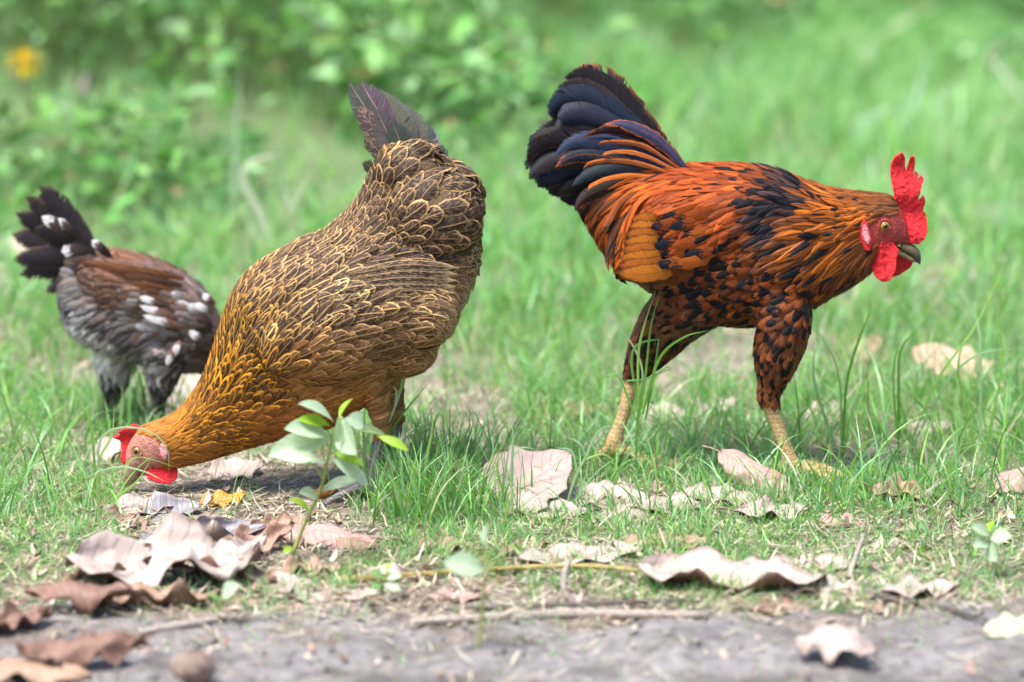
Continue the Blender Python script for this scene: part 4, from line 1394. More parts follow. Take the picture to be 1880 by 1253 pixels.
# dead straw and leaf crumbs lying between the blades
g = np.random.default_rng(109)
n = 64000
x, y = g.uniform(-.95, .95, n), g.uniform(-1.05, 1.6, n)
q = proj(np.stack([x, y, np.zeros(n)], 1))
patch = fbm(x * 6, y * 5, 71)
dens = np.clip((patch - .2) * 2.2, .2, 1)
dens = np.where((q[:, 1] > 950) & (q[:, 1] < 1115), np.maximum(dens, .85), dens)
dens = np.where(q[:, 1] > 1125, .08, dens)
k = g.random(n) < dens
x, y = x[k], y[k]
n = len(x)
cs = STRAW[g.integers(0, 4, n)] * np.exp(g.normal(0, .2, (n, 1)))
pc = g.random(n) < .2
cs[pc] = np.array([.14, .10, .075])
bits = [blades(np.stack([x, y, ground_h(x, y) + g.uniform(.001, .006, n)], 1), g.uniform(0, 6.28, n), g.normal(1.45, .12, n), g.normal(0, .35, n), g.uniform(.008, .042, n), g.uniform(.0008, .0030, n), np.clip(cs, 0, .75), 3)]
# broken bits of old leaves
n = 5200
x, y = g.uniform(-.95, .95, n), g.uniform(-.95, 1.2, n)
q = proj(np.stack([x, y, np.zeros(n)], 1))
k = g.random(n) < np.where((q[:, 1] > 900) & (q[:, 1] < 1120), .9, np.where(q[:, 1] > 1120, .15, .3))
x, y = x[k], y[k]
n = len(x)
pal = np.array([(.50, .38, .34), (.36, .24, .19), (.16, .10, .075), (.55, .46, .38), (.28, .19, .15)])
bits.append(blades(np.stack([x, y, ground_h(x, y) + g.uniform(.001, .006, n)], 1), g.uniform(0, 6.28, n), g.normal(1.35, .2, n), g.normal(0, .9, n), g.uniform(.007, .024, n), g.uniform(.003, .010, n), pal[g.integers(0, 5, n)] * np.exp(g.normal(0, .2, (n, 1))), 4))
V, F, Cc = join(bits)
tag(link('dry_straw', mesh_np('dry_straw', V, F, [M['straw']], attrs={'col': Cc})), 'dry straw and leaf crumbs lying between grass blades', 'straw', kind='stuff')

# pebbly crumbs of soil on the mud
g = np.random.default_rng(111)
n = 1800
x, y = g.uniform(-.75, .75, n), g.uniform(-1.3, -.3, n)
r = .0010 + .006 * g.random(n) ** 4
tetra = np.array([(1, 0, 0), (-.5, .87, 0), (-.5, -.87, 0), (0, 0, 1.0), (.1, .1, -.6)])
V = (tetra[None] * g.uniform(.6, 1.4, (n, 5, 1)) * r[:, None, None])
an = g.uniform(0, 6.28, n)
Vx = V[..., 0] * np.cos(an)[:, None] - V[..., 1] * np.sin(an)[:, None]
Vy = V[..., 0] * np.sin(an)[:, None] + V[..., 1] * np.cos(an)[:, None]
V = np.stack([Vx + x[:, None], Vy + y[:, None], V[..., 2] + ground_h(x, y)[:, None] + r[:, None] * .25], -1).reshape(-1, 3)
F = (np.array([(0, 1, 3), (1, 2, 3), (2, 0, 3), (1, 0, 4), (2, 1, 4), (0, 2, 4)])[None] + (np.arange(n) * 5)[:, None, None]).reshape(-1, 3)
cc = np.repeat(np.array([[.20, .175, .175]]) * np.exp(g.normal(0, .3, (n, 1))), 5, 0)
tag(link('soil_crumbs', mesh_np('soil_crumbs', V, F, [M['straw']], attrs={'col': cc})), 'small soil crumbs scattered over the grey mud', 'soil', kind='stuff')

# ------------------------------------------------------------------ broad-leaved ground cover on the bank behind
def cover():
    g = np.random.default_rng(121)
    n = 46000
    x, y = g.uniform(-1.9, 1.3, n), g.uniform(1.5, 5.8, n)
    q = proj(np.stack([x, y, np.zeros(n)], 1))
    edge = 1.75 + 1.0 * (fbm(x * 1.6, y * 0 + 3, 81) - .5) + np.clip((x + .25) * 1.3, 0, 9)
    f = np.clip((y - edge) / .5, 0, 1)
    f *= np.clip(.05 + 3.2 * (fbm(x * 3.2, y * 2.5, 83) - .36), 0, 1)
    hole = ell(q, 160, 285, 150, 70)
    f = np.where(hole, f * .12, f)
    k = g.random(n) < f
    x, y, f = x[k], y[k], f[k]
    n = len(x)
    hmax = .05 + .20 * np.clip((y - (edge[k] if len(edge) != n else edge)) / 1.2, 0, 1) * (.6 + .8 * fbm(x * 2.5, y * 2.5, 85))
    z = ground_h(x, y) + hmax * (1 - g.random(n) ** 1.8 * .9)
    L, W = .022 + .056 * g.beta(1.4, 2.4, n), None
    W = L * g.uniform(.34, .58, n)
    az = g.uniform(0, 6.28, n)
    pitch = g.normal(.15, .45, n)
    roll = g.normal(0, .4, n)
    ts = np.array([0, .3, .65, 1.0])
    prof = np.array([.25, 1.0, .8, .06])
    d = np.stack([np.cos(az) * np.cos(pitch), np.sin(az) * np.cos(pitch), np.sin(pitch)], -1)
    s = np.stack([-np.sin(az), np.cos(az), np.zeros(n)], -1)
    up = np.cross(d, s)
    s = s * np.cos(roll)[:, None] + up * np.sin(roll)[:, None]
    up = np.cross(d, s)
    C = np.stack([x, y, z], -1)[:, None] + d[:, None] * (L[:, None] * ts)[..., None] - up[:, None] * (L[:, None] * .22 * ts ** 2)[..., None]
    hw = (W[:, None] * .5 * prof)[..., None]
    V = np.stack([C - s[:, None] * hw + up[:, None] * hw * .35, C, C + s[:, None] * hw + up[:, None] * hw * .35], 2).reshape(-1, 3)
    F = (grid_faces(4, 3)[None] + (np.arange(n) * 12)[:, None, None]).reshape(-1, 4)
    pal = np.array([(.05, .17, .04), (.09, .26, .06), (.17, .38, .10), (.03, .09, .025), (.26, .47, .22)])
    c = pal[g.integers(0, 5, n)] * np.exp(g.normal(0, .22, (n, 1)))
    dead = g.random(n) < .035
    c[dead] = (.30, .22, .12)
    c = np.clip(np.repeat(c, 12, 0), 0, .7)
    P1 = (V, F, c)
    # stems under the leaves
    m = n // 2
    i = g.integers(0, n, m)
    sx, sy = x[i], y[i]
    P2 = blades(np.stack([sx, sy, ground_h(sx, sy) - .004], 1), g.uniform(0, 6.28, m), np.abs(g.normal(.15, .2, m)), g.normal(.1, .3, m), np.maximum(.02, z[i] - ground_h(sx, sy)), np.full(m, .003), np.tile(np.array([[.16, .17, .08]]), (m, 1)), 4)
    V, F, c = join([P1, P2])
    tag(link('ground_cover', mesh_np('ground_cover', V, F, [M['cover']], attrs={'col': c})), 'dense creeping leafy ground cover on the bank behind', 'ground cover', kind='stuff')


cover()


# ------------------------------------------------------------------ fallen leaves
PALE = m_dead_leaf('leaf_pale_pink', (.41, .335, .30), (.13, .068, .046), spots=.5)
GREY = m_dead_leaf('leaf_silver_grey', (.24, .22, .245), (.24, .17, .15), spots=.2, rough=.45)
TAN = m_dead_leaf('leaf_tan', (.32, .205, .14), (.13, .075, .045), spots=.5)
BROWN = m_dead_leaf('leaf_brown', (.20, .11, .08), (.12, .055, .035), spots=.5)
ROSE = m_dead_leaf('leaf_rose_brown', (.40, .25, .22), (.26, .12, .09), spots=.3)
ORANGE = m_dead_leaf('leaf_orange', (.56, .24, .025), (.40, .18, .03), spot=(.10, .05, .015), spots=.6, rough=.5)
LIME = m_dead_leaf('leaf_pale_lime', (.42, .44, .30), (.36, .36, .2), spots=.2)


def leaf_mesh(name, L, W, curl_l, curl_w, crumple, wave, seed, mat, tipc=.0, tip_bend=0.0):
    """a fallen leaf: outline with a drawn-out tip, midrib fold, curled sides, crumpled sheet with thickness"""
    g = np.random.default_rng(seed)
    nr, nc = 22, 13
    t = np.linspace(0, 1, nr)
    s = np.linspace(-1, 1, nc)
    prof = np.sin(np.pi * np.clip(t, 0.012, .992) ** .85) ** .72
    prof *= 1 + .06 * np.interp(t * 9, np.arange(10), g.normal(0, 1, 10))
    edge_l = 1 + .07 * np.interp(t * 14, np.arange(15), g.normal(0, 1.9, 15))
    edge_r = 1 + .07 * np.interp(t * 14, np.arange(15), g.normal(0, 1.9, 15))
    T, S = np.meshgrid(t, s, indexing='ij')
    sw = np.where(S < 0, edge_l[:, None], edge_r[:, None])
    w = W / 2 * prof[:, None] * S * sw
    # sides curl up (or down) along an arc
    ang = curl_w * S * prof[:, None] * (1 + .35 * np.sin(T * 5 + g.uniform(0, 6)))
    yy = np.where(np.abs(ang) > 1e-3, np.sin(ang) / np.where(np.abs(ang) > 1e-3, ang, 1), 1) * w
    zz = np.where(np.abs(ang) > 1e-3, (1 - np.cos(ang)) / np.where(np.abs(ang) > 1e-3, ang, 1), 0) * w
    a2 = curl_l * (T - .5) * 2 + tip_bend * np.clip(T - .75, 0, 1) * 6
    ds = L / (nr - 1)
    cx = np.concatenate([[0], np.cumsum(np.cos(a2[1:, 0]) * ds)])
    cz = np.concatenate([[0], np.cumsum(np.sin(a2[1:, 0]) * ds)])
    cx -= cx.mean()
    cz -= cz.mean()
    Xc = cx[:, None] - np.sin(a2) * zz
    Zc = cz[:, None] + np.cos(a2) * zz
    Zc = Zc + .12 * np.abs(S) * W * .1
    sx, sy = g.uniform(0, 50), g.uniform(0, 50)
    cr = (fbm(T * 4 + sx, S * 2.2 + sy, 91, 3) - .5) * 1.4 + (np.abs(fbm(T * 8 + sy, S * 3.2 + sx, 97, 2) - .5) * 2 - .3) * .55
    Zc = Zc + crumple * cr + wave * np.abs(S) ** 3 * np.sin(T * g.uniform(12, 20) + g.uniform(0, 6)) * prof[:, None]
    yy = yy + crumple * .6 * (fbm(T * 5 + sy, S * 3 + sx, 95, 2) - .5)
    V0 = np.stack([Xc, yy, Zc], -1)
    # thickness: lower skin set off along the local normal
    du, dv = np.gradient(V0, axis=0), np.gradient(V0, axis=1)
    N = np.cross(du, dv)
    N /= np.linalg.norm(N, axis=-1, keepdims=True) + 1e-9
    V1 = V0 - N * .0009
    V = np.vstack([V0.reshape(-1, 3), V1.reshape(-1, 3)])
    m = nr * nc
    f0 = grid_faces(nr, nc)
    f0 = np.vstack([f0[:, [0, 1, 2]], f0[:, [0, 2, 3]]])
    F = [f0, f0[:, ::-1] + m]
    ring = list(range(nc)) + [r * nc + nc - 1 for r in range(1, nr)] + [(nr - 1) * nc + c for c in range(nc - 2, -1, -1)] + [r * nc for r in range(nr - 2, 0, -1)]
    rr = np.array(ring)
    nx = np.roll(rr, -1)
    F.append(np.stack([nx, rr, rr + m], -1))
    F.append(np.stack([nx, rr + m, nx + m], -1))
    F = np.vstack(F)
    uv = np.stack([S * .5 + .5, T], -1).reshape(-1, 2)
    uv = np.vstack([uv, uv])
    under = np.concatenate([np.zeros(m), np.ones(m)])
    # stalk
    p0, d0 = V0[0, nc // 2], V0[0, nc // 2] - V0[3, nc // 2]
    d0 = d0 / np.linalg.norm(d0)
    return V, F, uv, under, (p0, d0)


def rot(v, ax, a):
    return np.array(Matrix.Rotation(a, 3, ax)) @ v.T


LEAF_N = [0]


def fallen(px, py, L, W, yaw, tilt, label, mat, curl_l=.3, curl_w=.6, crumple=.006, wave=.003, roll=0, seed=None, bury=.003, tip_bend=0, group='fallen leaves on the ground', stalk=True, lift=0.0):
    """L, W mm; yaw deg on the ground (0 = tip to the right); tilt deg leans the sheet towards the camera"""
    LEAF_N[0] += 1
    if px > 700 and 560 < py < 960:   # caught up on the grass, not under it
        lift, tilt = lift + .004, tilt + 3
    sd_ = seed if seed is not None else 300 + LEAF_N[0]
    V, F, uv, under, (p0, d0) = leaf_mesh('fallen_leaf', L / 1000, W / 1000, curl_l, curl_w, crumple, wave, sd_, mat, tip_bend=tip_bend)
    Rm = np.array(Matrix.Rotation(R(tilt), 3, 'X') @ Matrix.Rotation(R(yaw), 3, 'Z') @ Matrix.Rotation(R(roll), 3, 'X'))
    V = V @ Rm.T
    p0, d0 = Rm @ p0, Rm @ d0
    h = -V[:, 2].min() - bury + lift
    c = G(px, py, h)
    for _ in range(3):
        c = G(px, py, h + float(ground_h(c.x, c.y)))
    gz = float(ground_h(c.x, c.y))
    off = np.array([0, 0, h])
    me = mesh_np('fallen_leaf', V + off, F, [mat], uv, {'under': under})
    o = bpy.data.objects.new('fallen_leaf', None)
    COL.objects.link(o)
    o.location = (c.x, c.y, gz)
    o.empty_display_size = .03
    tag(o, label, 'leaf', group)
    b = bpy.data.objects.new('leaf_blade', me)
    COL.objects.link(b)
    b.parent = o
    if stalk:
        pts = [p0 + off - d0 * .004, p0 + off + d0 * .012, p0 + off + d0 * .026 + np.array([0, 0, -.003])]
        v, f = tube_data(pts, [.0011, .0012, .0016], 8, 6)
        ms = py_mesh('leaf_stalk', [(v, f)])
        ms.materials.append(M['twig'])
        s_ = bpy.data.objects.new('leaf_stalk', ms)
        COL.objects.link(s_)
        s_.parent = o
    return o


M['twig'] = m_plain('twig_bark', (.30, .23, .17), .8, .5, 150, bump=.002)
M['twig_green'] = m_plain('twig_olive', (.30, .24, .06), .6, .4, 150)
M['twig_pale'] = m_plain('twig_pale', (.34, .29, .255), .75, .35, 200, bump=.001)
M['twig_dark'] = m_plain('twig_dark', (.10, .08, .075), .8, .4, 150, bump=.002)

fallen(300, 1036, 225, 125, 12, 8, 'large pale crumpled leaf with curled brown rim, biggest at lower left', PALE, .28, .5, .042, .020, roll=6, seed=401, lift=.006)
fallen(150, 1078, 130, 66, -10, -8, 'dark brown curled leaf tucked under the left end of the largest pale leaf', BROWN, -.3, -1.3, .016, .012)
fallen(300, 1100, 150, 60, 6, -6, 'brown leaf with pale rim in the shadow under the largest pale leaf', TAN, .3, 1.1, .014, .012, seed=477)
fallen(440, 1020, 95, 50, 48, 18, 'pale leaf with its tip curled up at the right end of the largest pale leaf', PALE, .5, 1.2, .012, .008, seed=478)
fallen(375, 988, 150, 78, 8, 16, 'grey brown leaf with its front rim curled up, behind the largest pale leaf', GREY, .35, 1.7, .012, .010, seed=403)
fallen(520, 965, 70, 42, 20, 14, 'small tan crumpled leaf left of the leafy weed stem', TAN, .3, 1.0, .010, .006, seed=479)
fallen(200, 1050, 120, 62, 34, 20, 'tan leaf with upturned rim at the left end of the largest pale leaf', TAN, .5, 1.4, .016, .012, seed=480)
fallen(410, 1062, 130, 58, -18, 4, 'brown rolled leaf sticking out below the right end of the largest pale leaf', BROWN, .2, 1.6, .010, .008, seed=481)
fallen(470, 1000, 105, 46, 30, 24, 'reddish tan leaf with a raised curled tip between the pale leaf and the weed', m_dead_leaf('leaf_red_tan', (.34, .20, .15), (.15, .07, .045), spots=.4), .6, 1.3, .010, .008, seed=482)
fallen(225, 960, 70, 44, -20, 12, 'small brown leaf left of the flat pale leaf near the beak', BROWN, .3, 1.1, .008, .006, seed=483)
fallen(345, 1010, 85, 40, -6, -6, 'dark folded leaf in the gap behind the largest pale leaf', BROWN, .3, 1.5, .008, .008, seed=484)
fallen(560, 1050, 90, 50, 16, 8, 'tan torn leaf lying below the weed stem', TAN, .3, .9, .010, .008, seed=485)
fallen(455, 985, 60, 34, 60, 25, 'small reddish brown leaf standing up beside the grey curled leaf', BROWN, .3, 1.2, .006, .004)
fallen(315, 945, 75, 66, 30, 18, 'silvery grey cupped leaf in front of the hen\'s beak', GREY, .3, 1.0, .005, .003)
fallen(262, 935, 100, 60, 20, 14, 'flat pale leaf lying behind the silvery grey cupped leaf', PALE, .15, .5, .005, .004)
fallen(245, 1000, 56, 40, 15, 12, 'small pale folded leaf left of the grey curled leaf', PALE, -.3, -1.1, .006, .004)
fallen(405, 922, 68, 34, 28, 20, 'bright orange yellow leaf on the soil by the hen\'s wattle', ORANGE, .25, .9, .004, .005, seed=409)
fallen(425, 868, 95, 60, 35, 16, 'pinkish tan leaf lying under the hen\'s neck', PALE, .2, .7, .006, .004)
fallen(600, 980, 135, 55, -18, 16, 'rose brown arched leaf behind the leafy weed stem', ROSE, -.4, -.9, .008, .006, seed=412)
fallen(655, 995, 55, 40, -30, 8, 'small curled tan leaf at the right end of the arched rose brown leaf', TAN, -.2, -1.2, .006, .004)
fallen(500, 1078, 90, 70, 10, 6, 'pale flat leaf touching the right end of the largest leaf', PALE, .1, .4, .006, .004)
fallen(600, 1093, 130, 50, 4, 4, 'long pale leaf lying flat on the edge of the mud', PALE, .08, .3, .004, .003)
fallen(785, 918, 95, 34, -2, 10, 'narrow rolled pink leaf lying in grass right of the weed', ROSE, .1, 1.7, .003, .002)
fallen(850, 850, 85, 62, -12, 32, 'rose brown leaf leaning in grass just left of the big oval leaf', ROSE, .15, .4, .004, .003)
fallen(845, 880, 80, 45, -4, 22, 'flat mauve leaf below the leaning rose brown leaf', ROSE, .1, .4, .003, .002)
fallen(965, 888, 140, 105, 38, 33, 'big oval pale pink leaf propped in the grass between hen and rooster', m_dead_leaf('leaf_oval', (.36, .265, .245), (.2, .13, .11), spots=.2), .22, .5, .004, .003, seed=420)
fallen(1105, 918, 135, 70, -12, 14, 'pale leaf lying right of the big oval leaf', PALE, .12, .5, .005, .003)
fallen(1235, 930, 80, 50, 5, 10, 'pale leaf scrap half buried in grass below the rooster\'s belly', PALE, .1, .5, .004, .003)
fallen(1385, 862, 105, 56, -38, 32, 'rose brown folded leaf beside the rooster\'s forward foot', ROSE, -.15, -1.0, .004, .003, seed=424)
fallen(1225, 855, 60, 36, 8, 15, 'small brownish pink leaf in grass between the rooster\'s legs', ROSE, .2, .6, .004, .003)
fallen(1070, 1022, 150, 75, 14, 6, 'pale crumpled leaf behind the long olive twig', PALE, .12, .4, .008, .005)
fallen(1215, 1000, 110, 60, 10, 8, 'tan leaf lying half under grass above the long olive twig', TAN, .12, .4, .006, .004)
fallen(1345, 1060, 215, 110, -10, 6, 'wide pale leaf lying at the right end of the olive twig', PALE, .2, .5, .020, .012, seed=431)
fallen(1480, 1045, 130, 70, 15, 5, 'pale striped leaf overlapping the wide pale leaf\'s right end', PALE, .12, .5, .007, .004)
fallen(1525, 1090, 90, 60, -25, 5, 'small pale leaf sunk in litter below the wide leaf\'s right end', PALE, .12, .5, .006, .004)
fallen(1535, 1178, 100, 72, -15, 12, 'arched pale leaf with a dark hollow beneath, on the mud at right', PALE, -.85, -1.3, .010, .010, seed=434)
fallen(1862, 1155, 70, 50, 20, 18, 'pale lime leaf at the right edge of the mud', LIME, .2, .5, .004, .003)
fallen(1545, 965, 62, 36, -8, 14, 'small rose brown leaf in grass above the mud at right', ROSE, .2, .8, .004, .003)
fallen(1640, 1005, 55, 36, 12, 12, 'tiny pale leaf caught in grass right of the upright twig', PALE, .2, .7, .004, .003)
fallen(1765, 680, 150, 70, -32, 28, 'large pinkish orange leaf half hidden in tall grass at right', m_dead_leaf('leaf_peach', (.56, .36, .28), (.3, .17, .12), spots=.35), .15, .6, .008, .004, seed=441)
fallen(1520, 765, 85, 48, 25, 20, 'pale leaf in grass right of the rooster\'s forward leg', PALE, .15, .5, .004, .003)
fallen(1590, 640, 65, 42, 50, 30, 'small pink leaf in grass below the rooster\'s beak', TAN, .15, .6, .004, .003)
fallen(1210, 765, 80, 42, 12, 22, 'pale leaf in grass right of the rooster\'s rear leg', PALE, .15, .5, .004, .003)
fallen(1318, 750, 62, 34, 38, 22, 'small pale curled leaf in grass under the rooster\'s belly', PALE, .2, .8, .004, .003)
fallen(1840, 775, 85, 40, 28, 15, 'pale leaf in grass at the right edge', PALE, .15, .5, .004, .003)
fallen(1700, 785, 80, 30, 10, 15, 'narrow pale leaf below the large pinkish orange leaf', PALE, .15, .5, .004, .003)
fallen(1868, 875, 70, 55, 40, 25, 'arched brown leaf with dark hollow at the right edge', ROSE, -.5, -1.0, .005, .003)
fallen(1840, 405, 150, 95, 15, 16, 'blurred pale leaf far back at the right edge', PALE, .15, .5, .008, .005)
fallen(1840, 295, 80, 60, 10, 14, 'small blurred tan leaf farthest back at right', TAN, .15, .5, .006, .005)
fallen(195, 830, 60, 40, 70, 30, 'pale leaf standing behind the hen\'s comb', PALE, .2, .7, .004, .003)
fallen(350, 715, 130, 80, 20, 20, 'wide pale leaf behind the hen\'s neck near the young chicken\'s feet', PALE, .12, .4, .005, .003)
fallen(20, 460, 110, 70, 10, 16, 'blurred pale leaf under the young chicken\'s tail', PALE, .15, .5, .006, .004)
fallen(150, 1175, 140, 62, 8, 10, 'dark brown crumpled leaf blurred in the lower left foreground', BROWN, -.3, -1.2, .022, .014, seed=452)
fallen(62, 1232, 130, 60, -14, 8, 'grey brown leaf in the bottom left corner', TAN, -.2, -.8, .010, .006)
fallen(1000, 938, 110, 60, -8, 12, 'flat grey beige leaf below the big oval leaf', PALE, .12, .4, .006, .004)
fallen(1165, 945, 100, 52, 14, 10, 'flat beige leaf lying right of the pale leaf beside the big oval leaf', PALE, .12, .5, .006, .004)
fallen(900, 905, 80, 46, 22, 18, 'small grey beige leaf overlapped by the big oval leaf', PALE, .15, .5, .006, .004)
fallen(1320, 915, 110, 50, -6, 10, 'long flat beige leaf below the rooster\'s belly near the folded leaf', PALE, .12, .5, .006, .004)
fallen(820, 1010, 90, 48, 10, 8, 'tan flat leaf lying above the left half of the olive twig', TAN, .12, .6, .008, .005)
fallen(1130, 815, 85, 45, 6, 20, 'pale leaf lying by the rooster\'s rear foot', PALE, .15, .5, .006, .004)
fallen(960, 1010, 70, 36, 24, 10, 'small tan leaf left of the pale crumpled leaf above the olive twig', TAN, .3, .9, .008, .006)
fallen(1420, 940, 90, 44, 8, 12, 'pale torn leaf in grass in front of the rooster\'s forward foot', PALE, .2, .7, .008, .006)
fallen(1660, 905, 80, 46, -20, 16, 'tan leaf in grass right of the rooster\'s forward foot', TAN, .2, .9, .008, .005)
fallen(1070, 760, 75, 40, 25, 20, 'tan leaf in grass left of the rooster\'s rear foot', TAN, .2, .9, .006, .004)
fallen(1440, 1120, 80, 40, -6, 6, 'brown leaf at the mud\'s edge left of the arched pale leaf', BROWN, .3, 1.0, .010, .006)
fallen(1690, 1085, 90, 50, 12, 8, 'pale pink leaf above the thin dark twig at lower right', PALE, .2, .8, .010, .006)
fallen(30, 1150, 90, 50, 30, 10, 'brown leaf at the left edge above the corner', BROWN, .3, 1.0, .012, .008)
fallen(720, 1060, 70, 40, -14, 8, 'pale torn leaf beside the left end of the olive twig', PALE, .2, .8, .008, .006)
fallen(830, 1100, 62, 36, 4, 8, 'small reddish leaf above the long pale stick', ROSE, .2, .7, .004, .003)


# ------------------------------------------------------------------ sticks
def stick(pts, rad, mat, label, name='twig'):
    W3 = []
    for x, y, h in pts:
        c = G(x, y, h)
        for _ in range(3):
            c = G(x, y, h + float(ground_h(c.x, c.y)))
        W3.append(np.array(c))
    W3 = np.array(W3)
    o0 = np.array([W3[0][0], W3[0][1], W3[0][2]])
    v, f = tube_data(W3 - o0, rad, len(pts) * 7, 8)
    v = v + np.random.default_rng(len(label)).normal(0, .0004, v.shape)
    me = py_mesh(name, [(v, f)])
    me.materials.append(mat)
    o = bpy.data.objects.new(name, me)
    COL.objects.link(o)
    o.location = o0
    return tag(o, label, 'twig', 'twigs lying on the ground')


stick([(628, 1066, .004), (760, 1056, .006), (900, 1046, .008), (1050, 1040, .010), (1180, 1050, .005), (1240, 1078, .002)], [.0052, .0038, .0032, .003, .0028, .0018], M['twig_green'], 'long arched olive twig lying across the lower middle')
stick([(750, 1142, .004), (900, 1134, .004), (1080, 1127, .005), (1300, 1130, .004)], [.0035, .0055, .0055, .004], M['twig_pale'], 'long straight pale stick on the edge of the mud')
stick([(760, 1122, .004), (960, 1114, .004), (1120, 1108, .005), (1290, 1102, .003)], [.002, .0032, .003, .002], M['twig_dark'], 'thin dark stick just above the long pale stick')
stick([(1056, 1106, .003), (1038, 1090, .012), (1036, 1058, .030), (1044, 1030, .045)], [.0045, .004, .0034, .0028], M['twig_pale'], 'short grey bent twig standing up from the litter')
stick([(255, 1162, .004), (340, 1148, .005), (415, 1134, .004)], [.0048, .0055, .004], M['twig_pale'], 'pale stick in front of the largest leaf')
stick([(1585, 1090, .004), (1660, 1105, .005), (1740, 1118, .005), (1830, 1145, .003)], [.003, .0034, .003, .002], M['twig_dark'], 'thin dark twig lying at lower right')
stick([(1558, 1062, .004), (1572, 1020, .025), (1586, 982, .045)], [.0036, .003, .0024], M['twig_pale'], 'grey twig leaning up in the grass at lower right')
stick([(1690, 915, .006), (1712, 898, .012), (1738, 882, .018)], [.0028, .003, .0022], M['twig_pale'], 'short grey twig in the grass right of the rooster\'s foot')
stick([(640, 985, .004), (800, 992, .005), (880, 990, .004)], [.0022, .0026, .0018], M['twig'], 'thin brown twig lying below the rolled pink leaf')
stick([(262, 762, .006), (300, 742, .012), (345, 768, .008)], [.003, .0034, .0024], M['twig'], 'thin brown twig near the young chicken\'s front foot')
stick([(152, 262, .0), (154, 225, .03), (150, 185, .10), (158, 140, .16)], [.008, .0085, .008, .005], M['twig_pale'], 'pale grey dry stalk standing among the ground cover')


# ------------------------------------------------------------------ round nut on the mud
def nut():
    c = G(356, 1232, .016)
    v, f = ellipsoid_data((0, 0, .017), .024, .022, .018, 0, 14, 22)
    v = v + (fbm(v[:, 0] * 90 + v[:, 1] * 60, v[:, 2] * 90, 15)[:, None] - .5) * .004
    me = py_mesh('husk', [(v, f)])
    me.materials.append(m_plain('nut_husk', (.26, .19, .15), .6, .6, 90, bump=.002, col2=(.11, .075, .055)))
    o = empty('fallen_nut', (c.x, c.y, float(ground_h(c.x, c.y))), 'round brown nut on the mud at the bottom left', 'nut')
    h = link('husk', me)
    h.parent = o
    v, f = tube_data([np.array((0, 0, .033)), np.array((.002, 0, .037)), np.array((.006, 0, .040))], [.004, .0026, .0018], 8, 8)
    ms = py_mesh('stem_end', [(v, f)])
    ms.materials.append(M['twig_dark'])
    s = link('stem_end', ms)
    s.parent = o


nut()


# ------------------------------------------------------------------ weeds with single leaves
def m_leaf(name, top):
    k = NT(name)
    uv = k.n('UVMap', uv_map='fuv').outputs[0]
    u, v, _ = k.sep(uv)
    s = k.math('ABSOLUTE', k.math('SUBTRACT', k.math('MULTIPLY', u, 2), 1))
    n = k.noise(k.n('TexCoord').outputs['Object'], 120, 3)
    mid = k.sstep(s, .09, .02)
    w = k.sstep(k.math('SINE', k.math('MULTIPLY', k.math('SUBTRACT', v, k.math('MULTIPLY', s, .25)), 40)), .75, 1.0)
    c = k.mix(n, tuple(a * .8 for a in top), top)
    c = k.mix(k.math('MULTIPLY', k.math('MAXIMUM', mid, k.math('MULTIPLY', w, .5)), .5), c, tuple(min(1, a * 1.3 + .05) for a in top))
    k.set(Base_Color=c, Roughness=.38)
    k.bump(k.math('SUBTRACT', n, w), .4, .001)
    k.translucent(k.mix(1.0, c, (1.1, 1.3, .6), 'MULTIPLY'), .3)
    return k.m


M['weed_pale'] = m_leaf('weed_leaf_pale', (.42, .54, .38))
M['weed_lime'] = m_leaf('weed_leaf_lime', (.28, .46, .03))
M['weed_green'] = m_leaf('weed_leaf_green', (.16, .32, .10))
M['weed_stem'] = m_plain('weed_stem', (.36, .42, .12), .5, .3, 120, trans=.15)


def weed_leaf(parent, base, tip, width, mat, sag=.1, roll=0.0, name='leaf'):
    base, tip = np.array(base, float), np.array(tip, float)
    d = tip - base
    L = np.linalg.norm(d)
    d /= L
    s = np.cross(d, (0, 0, 1))
    s /= np.linalg.norm(s) + 1e-9
    up = np.cross(s, d)
    s, up = s * math.cos(roll) + up * math.sin(roll), up * math.cos(roll) - s * math.sin(roll)
    t = np.linspace(0, 1, 9)
    prof = np.interp(t, [0, .08, .3, .55, .8, .93, 1], [.08, .16, .75, 1, .7, .34, .04])
    cs = np.array([-1, -.5, 0, .5, 1])
    C = base + d * (L * t)[:, None] + up * (L * sag * 4 * t * (1 - t))[:, None]
    V = C[:, None] + s * (cs[None] * (width / 2 * prof)[:, None])[..., None] + up * (np.abs(cs)[None] ** 1.4 * (width * .16 * prof)[:, None])[..., None]
    uv = np.stack([np.broadcast_to(cs * .5 + .5, (9, 5)), np.broadcast_to(t[:, None], (9, 5))], -1)
    o0 = np.array(parent.location)
    me = mesh_np(name, V.reshape(-1, 3) - o0, grid_faces(9, 5), [mat], uv.reshape(-1, 2))
    o = bpy.data.objects.new(name, me)
    COL.objects.link(o)
    o.parent = parent
    return o


def stem(parent, pts, rad, mat, name='stem'):
    o0 = np.array(parent.location)
    v, f = tube_data(np.array(pts) - o0, rad, len(pts) * 6, 8)
    me = py_mesh(name, [(v, f)])
    me.materials.append(mat)
    o = bpy.data.objects.new(name, me)
    COL.objects.link(o)
    o.parent = parent
    return o


